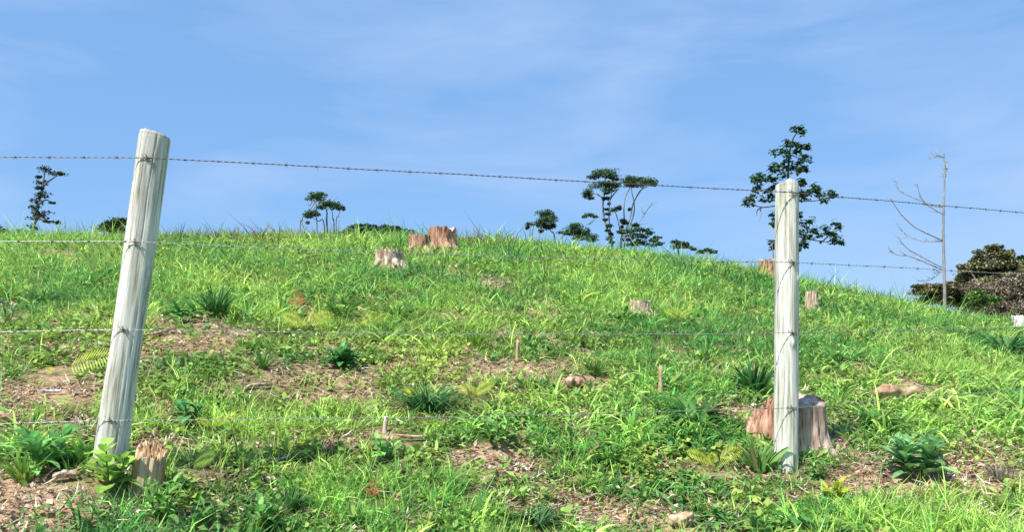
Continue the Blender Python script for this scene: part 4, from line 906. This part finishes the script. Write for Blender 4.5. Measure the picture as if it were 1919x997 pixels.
# dead tree on the right
def dead_tree():
    Y = 17.0; ox, oy, k = Zd
    def P(x, y, d=0): return at(ox + x / k, oy + y / k, Y + d)
    X = (1769 - CX) / F * Y; root = empty('dead_tree', (X, Y, float(ground(X, Y)))); tag(root, 'bare dead tree with a straight trunk and branches sweeping up to the left', 'dead tree')
    b = P(1078, 940); b.z = min(b.z, float(ground(b.x, b.y)) - .1)
    mb = MB(); tk = [b, P(1076, 840), P(1073, 700), P(1070, 560), P(1072, 430), P(1076, 330), P(1077, 240), P(1073, 168)]
    tube(mb, smoothline(tk, 6), list(np.linspace(.036, .010, 43)), 9, wob=.2); mb.build('trunk', M_DEADBARK, root, smooth=True, org=tuple(root.location))
    br = [([(1070, 197), (1050, 188), (1030, 192), (1003, 206)], .018), ([(1072, 440), (1010, 432), (950, 405), (890, 380), (850, 355), (840, 295)], .016), ([(1070, 478), (1030, 455), (985, 425), (955, 380), (942, 320)], .013),
          ([(1068, 605), (1000, 575), (930, 540), (870, 485), (830, 430), (812, 395)], .018), ([(1068, 610), (1010, 610), (960, 608), (900, 585), (870, 560)], .014), ([(1062, 748), (1000, 722), (950, 700), (890, 680), (840, 675), (805, 650), (800, 630)], .015), ([(1062, 738), (980, 695), (900, 650), (865, 615), (850, 590)], .012),
          ([(1062, 755), (1030, 785), (990, 805), (940, 805)], .013), ([(1078, 300), (1095, 260), (1088, 210)], .008)]
    sub = [[(850, 355), (835, 330), (842, 300)], [(960, 405), (950, 385), (958, 350)], [(830, 430), (815, 410), (825, 392)], [(870, 560), (840, 520), (828, 500)], [(900, 585), (860, 600), (850, 595)], [(890, 680), (860, 660), (855, 630)], [(840, 675), (815, 665), (808, 640)], [(990, 608), (985, 590), (988, 578)], [(860, 545), (862, 520), (858, 500)], [(880, 750), (895, 765), (865, 745)], [(1078, 330), (1098, 290), (1100, 270)]]
    for i, (l, r) in enumerate(br):
        m = MB(); d = .5 * math.sin(i * 1.9); pts = [P(x, y, d * j / len(l)) for j, (x, y) in enumerate(l)]
        tube(m, smoothline(pts, 4), list(np.linspace(r * .85, r * .25, 4 * (len(l) - 1) + 1)), 6, wob=.2)
        for s in sub:
            if min(abs(s[0][0] - x) + abs(s[0][1] - y) for x, y in l) < 25 and s:
                tube(m, [P(x, y, d * .8) for x, y in s], [.005, .004, .002], 5); 
        for q in range(18):
            j = rng.integers(1, len(l)); f = rng.random(); x = l[j - 1][0] * (1 - f) + l[j][0] * f; y = l[j - 1][1] * (1 - f) + l[j][1] * f; dd = d * (j - 1 + f) / len(l); dx, dy = rng.uniform(-40, -6), rng.uniform(-46, 10)
            tube(m, [P(x, y, dd), P(x + dx * .6, y + dy * .3, dd + .03), P(x + dx, y + dy, dd + .06)], [.0045, .003, .0015], 4)
        m.build('branch', M_DEADBARK, root, smooth=True, org=tuple(root.location))
dead_tree()

# dark scrub at the right
GRV = 'scrub and trees at the right edge'
tree('scrub_tree', 'broad olive brown tree on the right skyline behind the dead tree', 30, 1855, Z4, [[(960, 640), (955, 480), (950, 360)], [(1040, 640), (1060, 460), (1060, 340)], [(860, 600), (850, 470), (800, 400)]],
     [(1010, 195, 62, 18), (1010, 225, 80, 22), (880, 240, 44, 22), (930, 270, 80, 34), (1060, 270, 100, 40), (1150, 240, 28, 24), (1140, 300, 70, 40), (870, 320, 60, 40), (980, 350, 150, 50), (790, 365, 50, 22), (740, 370, 38, 20), (800, 400, 80, 34), (1140, 370, 100, 50), (720, 460, 36, 34), (800, 470, 80, 44), (900, 440, 90, 50), (1030, 450, 110, 60), (1180, 470, 90, 70), (1250, 380, 70, 60), (850, 540, 130, 50), (1040, 560, 130, 60), (1230, 560, 90, 80), (950, 500, 160, 60), (1120, 500, 130, 70), (760, 560, 70, 60), (800, 640, 110, 60), (960, 660, 140, 60), (1150, 660, 150, 70), (1290, 620, 120, 110), (1290, 440, 90, 90), (780, 420, 90, 40), (750, 500, 80, 50), (700, 540, 60, 40), (900, 380, 120, 60), (1080, 390, 150, 60)],
     r0=.08, leaf=.10, dens=3.0, col=(.23, .235, .12), group=GRV, down='all', thick=.7)
tree('brown_thicket', 'grey brown leafless thicket at the right edge below the olive tree', 26, 1900, Z4, [[(1000 + i * 26, 760), (1005 + i * 25 + (i * 37 % 30), 600), (1000 + i * 26 + (i * 53 % 60) - 20, 450 + (i * 41 % 90))] for i in range(-9, 14)],
     [(860, 560, 120, 60), (1000, 600, 130, 70), (1130, 560, 100, 80), (1230, 560, 80, 110), (1180, 680, 100, 60), (1060, 690, 80, 40), (760, 600, 60, 50), (1290, 480, 60, 80), (1080, 520, 90, 50), (960, 560, 90, 50), (1180, 480, 90, 60), (760, 690, 110, 60), (900, 720, 120, 60), (1080, 760, 140, 60), (1250, 760, 130, 80)],
     r0=.022, leaf=.065, dens=1.7, col=(.25, .21, .155), group=GRV, cat='thicket', down='all', mat=M_DRY)
tree('green_bush', 'bright green bush in front of the brown thicket at the right', 23, 1842, Z4, [[(900, 720), (900, 660)]],
     [(840, 600, 60, 30), (880, 580, 50, 18), (830, 640, 60, 34), (930, 625, 80, 34), (1010, 640, 60, 30), (900, 680, 90, 34), (800, 620, 40, 26)], leaf=.07, dens=2.0, col=(.12, .21, .05), group=GRV, cat='bush')
tree('low_brown_scrub', 'low dark brown scrub on the skyline left of the dead tree trunk', 24, 1735, Z4, [[(480, 640), (480, 560)]],
     [(350, 530, 40, 14), (430, 530, 70, 22), (520, 525, 60, 20), (460, 570, 110, 36), (560, 560, 70, 40), (640, 530, 70, 36), (620, 600, 80, 34), (700, 580, 60, 50), (540, 610, 80, 24), (500, 640, 120, 40), (640, 660, 110, 50), (380, 580, 80, 30), (740, 640, 60, 60)], leaf=.075, dens=3.0, col=(.20, .185, .09), group=GRV, cat='scrub')
tree('distant_tree', 'distant green treetop showing behind the olive tree at the right edge', 44, 1912, Z4, [[(1230, 420), (1230, 320)]], [(1235, 285, 46, 22), (1290, 290, 60, 34), (1250, 320, 70, 26)], leaf=.13, dens=1.3, col=(.03, .09, .05), group=GRV)
tree('skyline_weed', 'lone tall thin weed standing on the crest right of the stumps', 15.2, 893, (0, 0, 1), [[(892, 452), (891, 430), (893, 414)], [(894, 450), (898, 430), (899, 420)], [(892, 440), (887, 428), (888, 421)]], [], r0=.008, down='all', cat='weed', group=None) 
tree('skyline_weed', 'thin branching weed on the crest just right of the leaning post', 15.2, 335, (0, 0, 1), [[(335, 448), (334, 425), (335, 412)], [(338, 446), (341, 428), (341, 418)], [(334, 436), (329, 424), (330, 418)]], [], r0=.007, down='all', cat='weed', group=None)

# distant wooded hill: one far mass of crowns
def far_wood():
    n = 620; X = rng.uniform(-140, 40, n); Y = rng.uniform(215, 330, n); Z = ground(X, Y); mb = MB()
    for x, y, z in zip(X, Y, Z):
        r = rng.uniform(2.0, 4.2); k = 110; q = rng.normal(0, 1, (k, 3)); q /= np.linalg.norm(q, axis=1)[:, None]; q[:, 2] = np.abs(q[:, 2]) * .75
        P = np.array([x, y, z + rng.uniform(.5, 2.5)]) + q * np.array([r * 1.25, r * 1.25, r * .6]) * rng.uniform(.7, 1.05, (k, 1))
        cards(mb, P, rng.uniform(.6, 1.2, k), np.array([.060, .095, .070]) * rng.uniform(.6, 1.4) * rng.uniform(.7, 1.3, (k, 1)), .1)  # air haze put into the crown colour: paler and bluer green
        tube(mb, [(x, y, z - 1), (x, y, z + 1.5)], .2, 5, tint=(.1, .09, .07))
    return mb.build('distant_woodland', M_TREELEAF)
tag(far_wood(), kind='stuff')

# ------------------------------------------------------------------ grass, weeds and litter, grown round everything above
tag(grass_tufts('fine_grass', 54000, 9, 2.2, 9.5, 'fine'), kind='stuff')
tag(grass_tufts('broad_bladed_grass', 21000, 7, 2.3, 10.5, 'wide'), kind='stuff')
tag(grass_tufts('slope_grass', 47000, 9, 6.0, 22.0, 'far'), kind='stuff')

tag(creepers(), kind='stuff')
tag(litter(), kind='stuff')
tag(fringe(), kind='stuff')
tag(undergrowth(), kind='stuff')
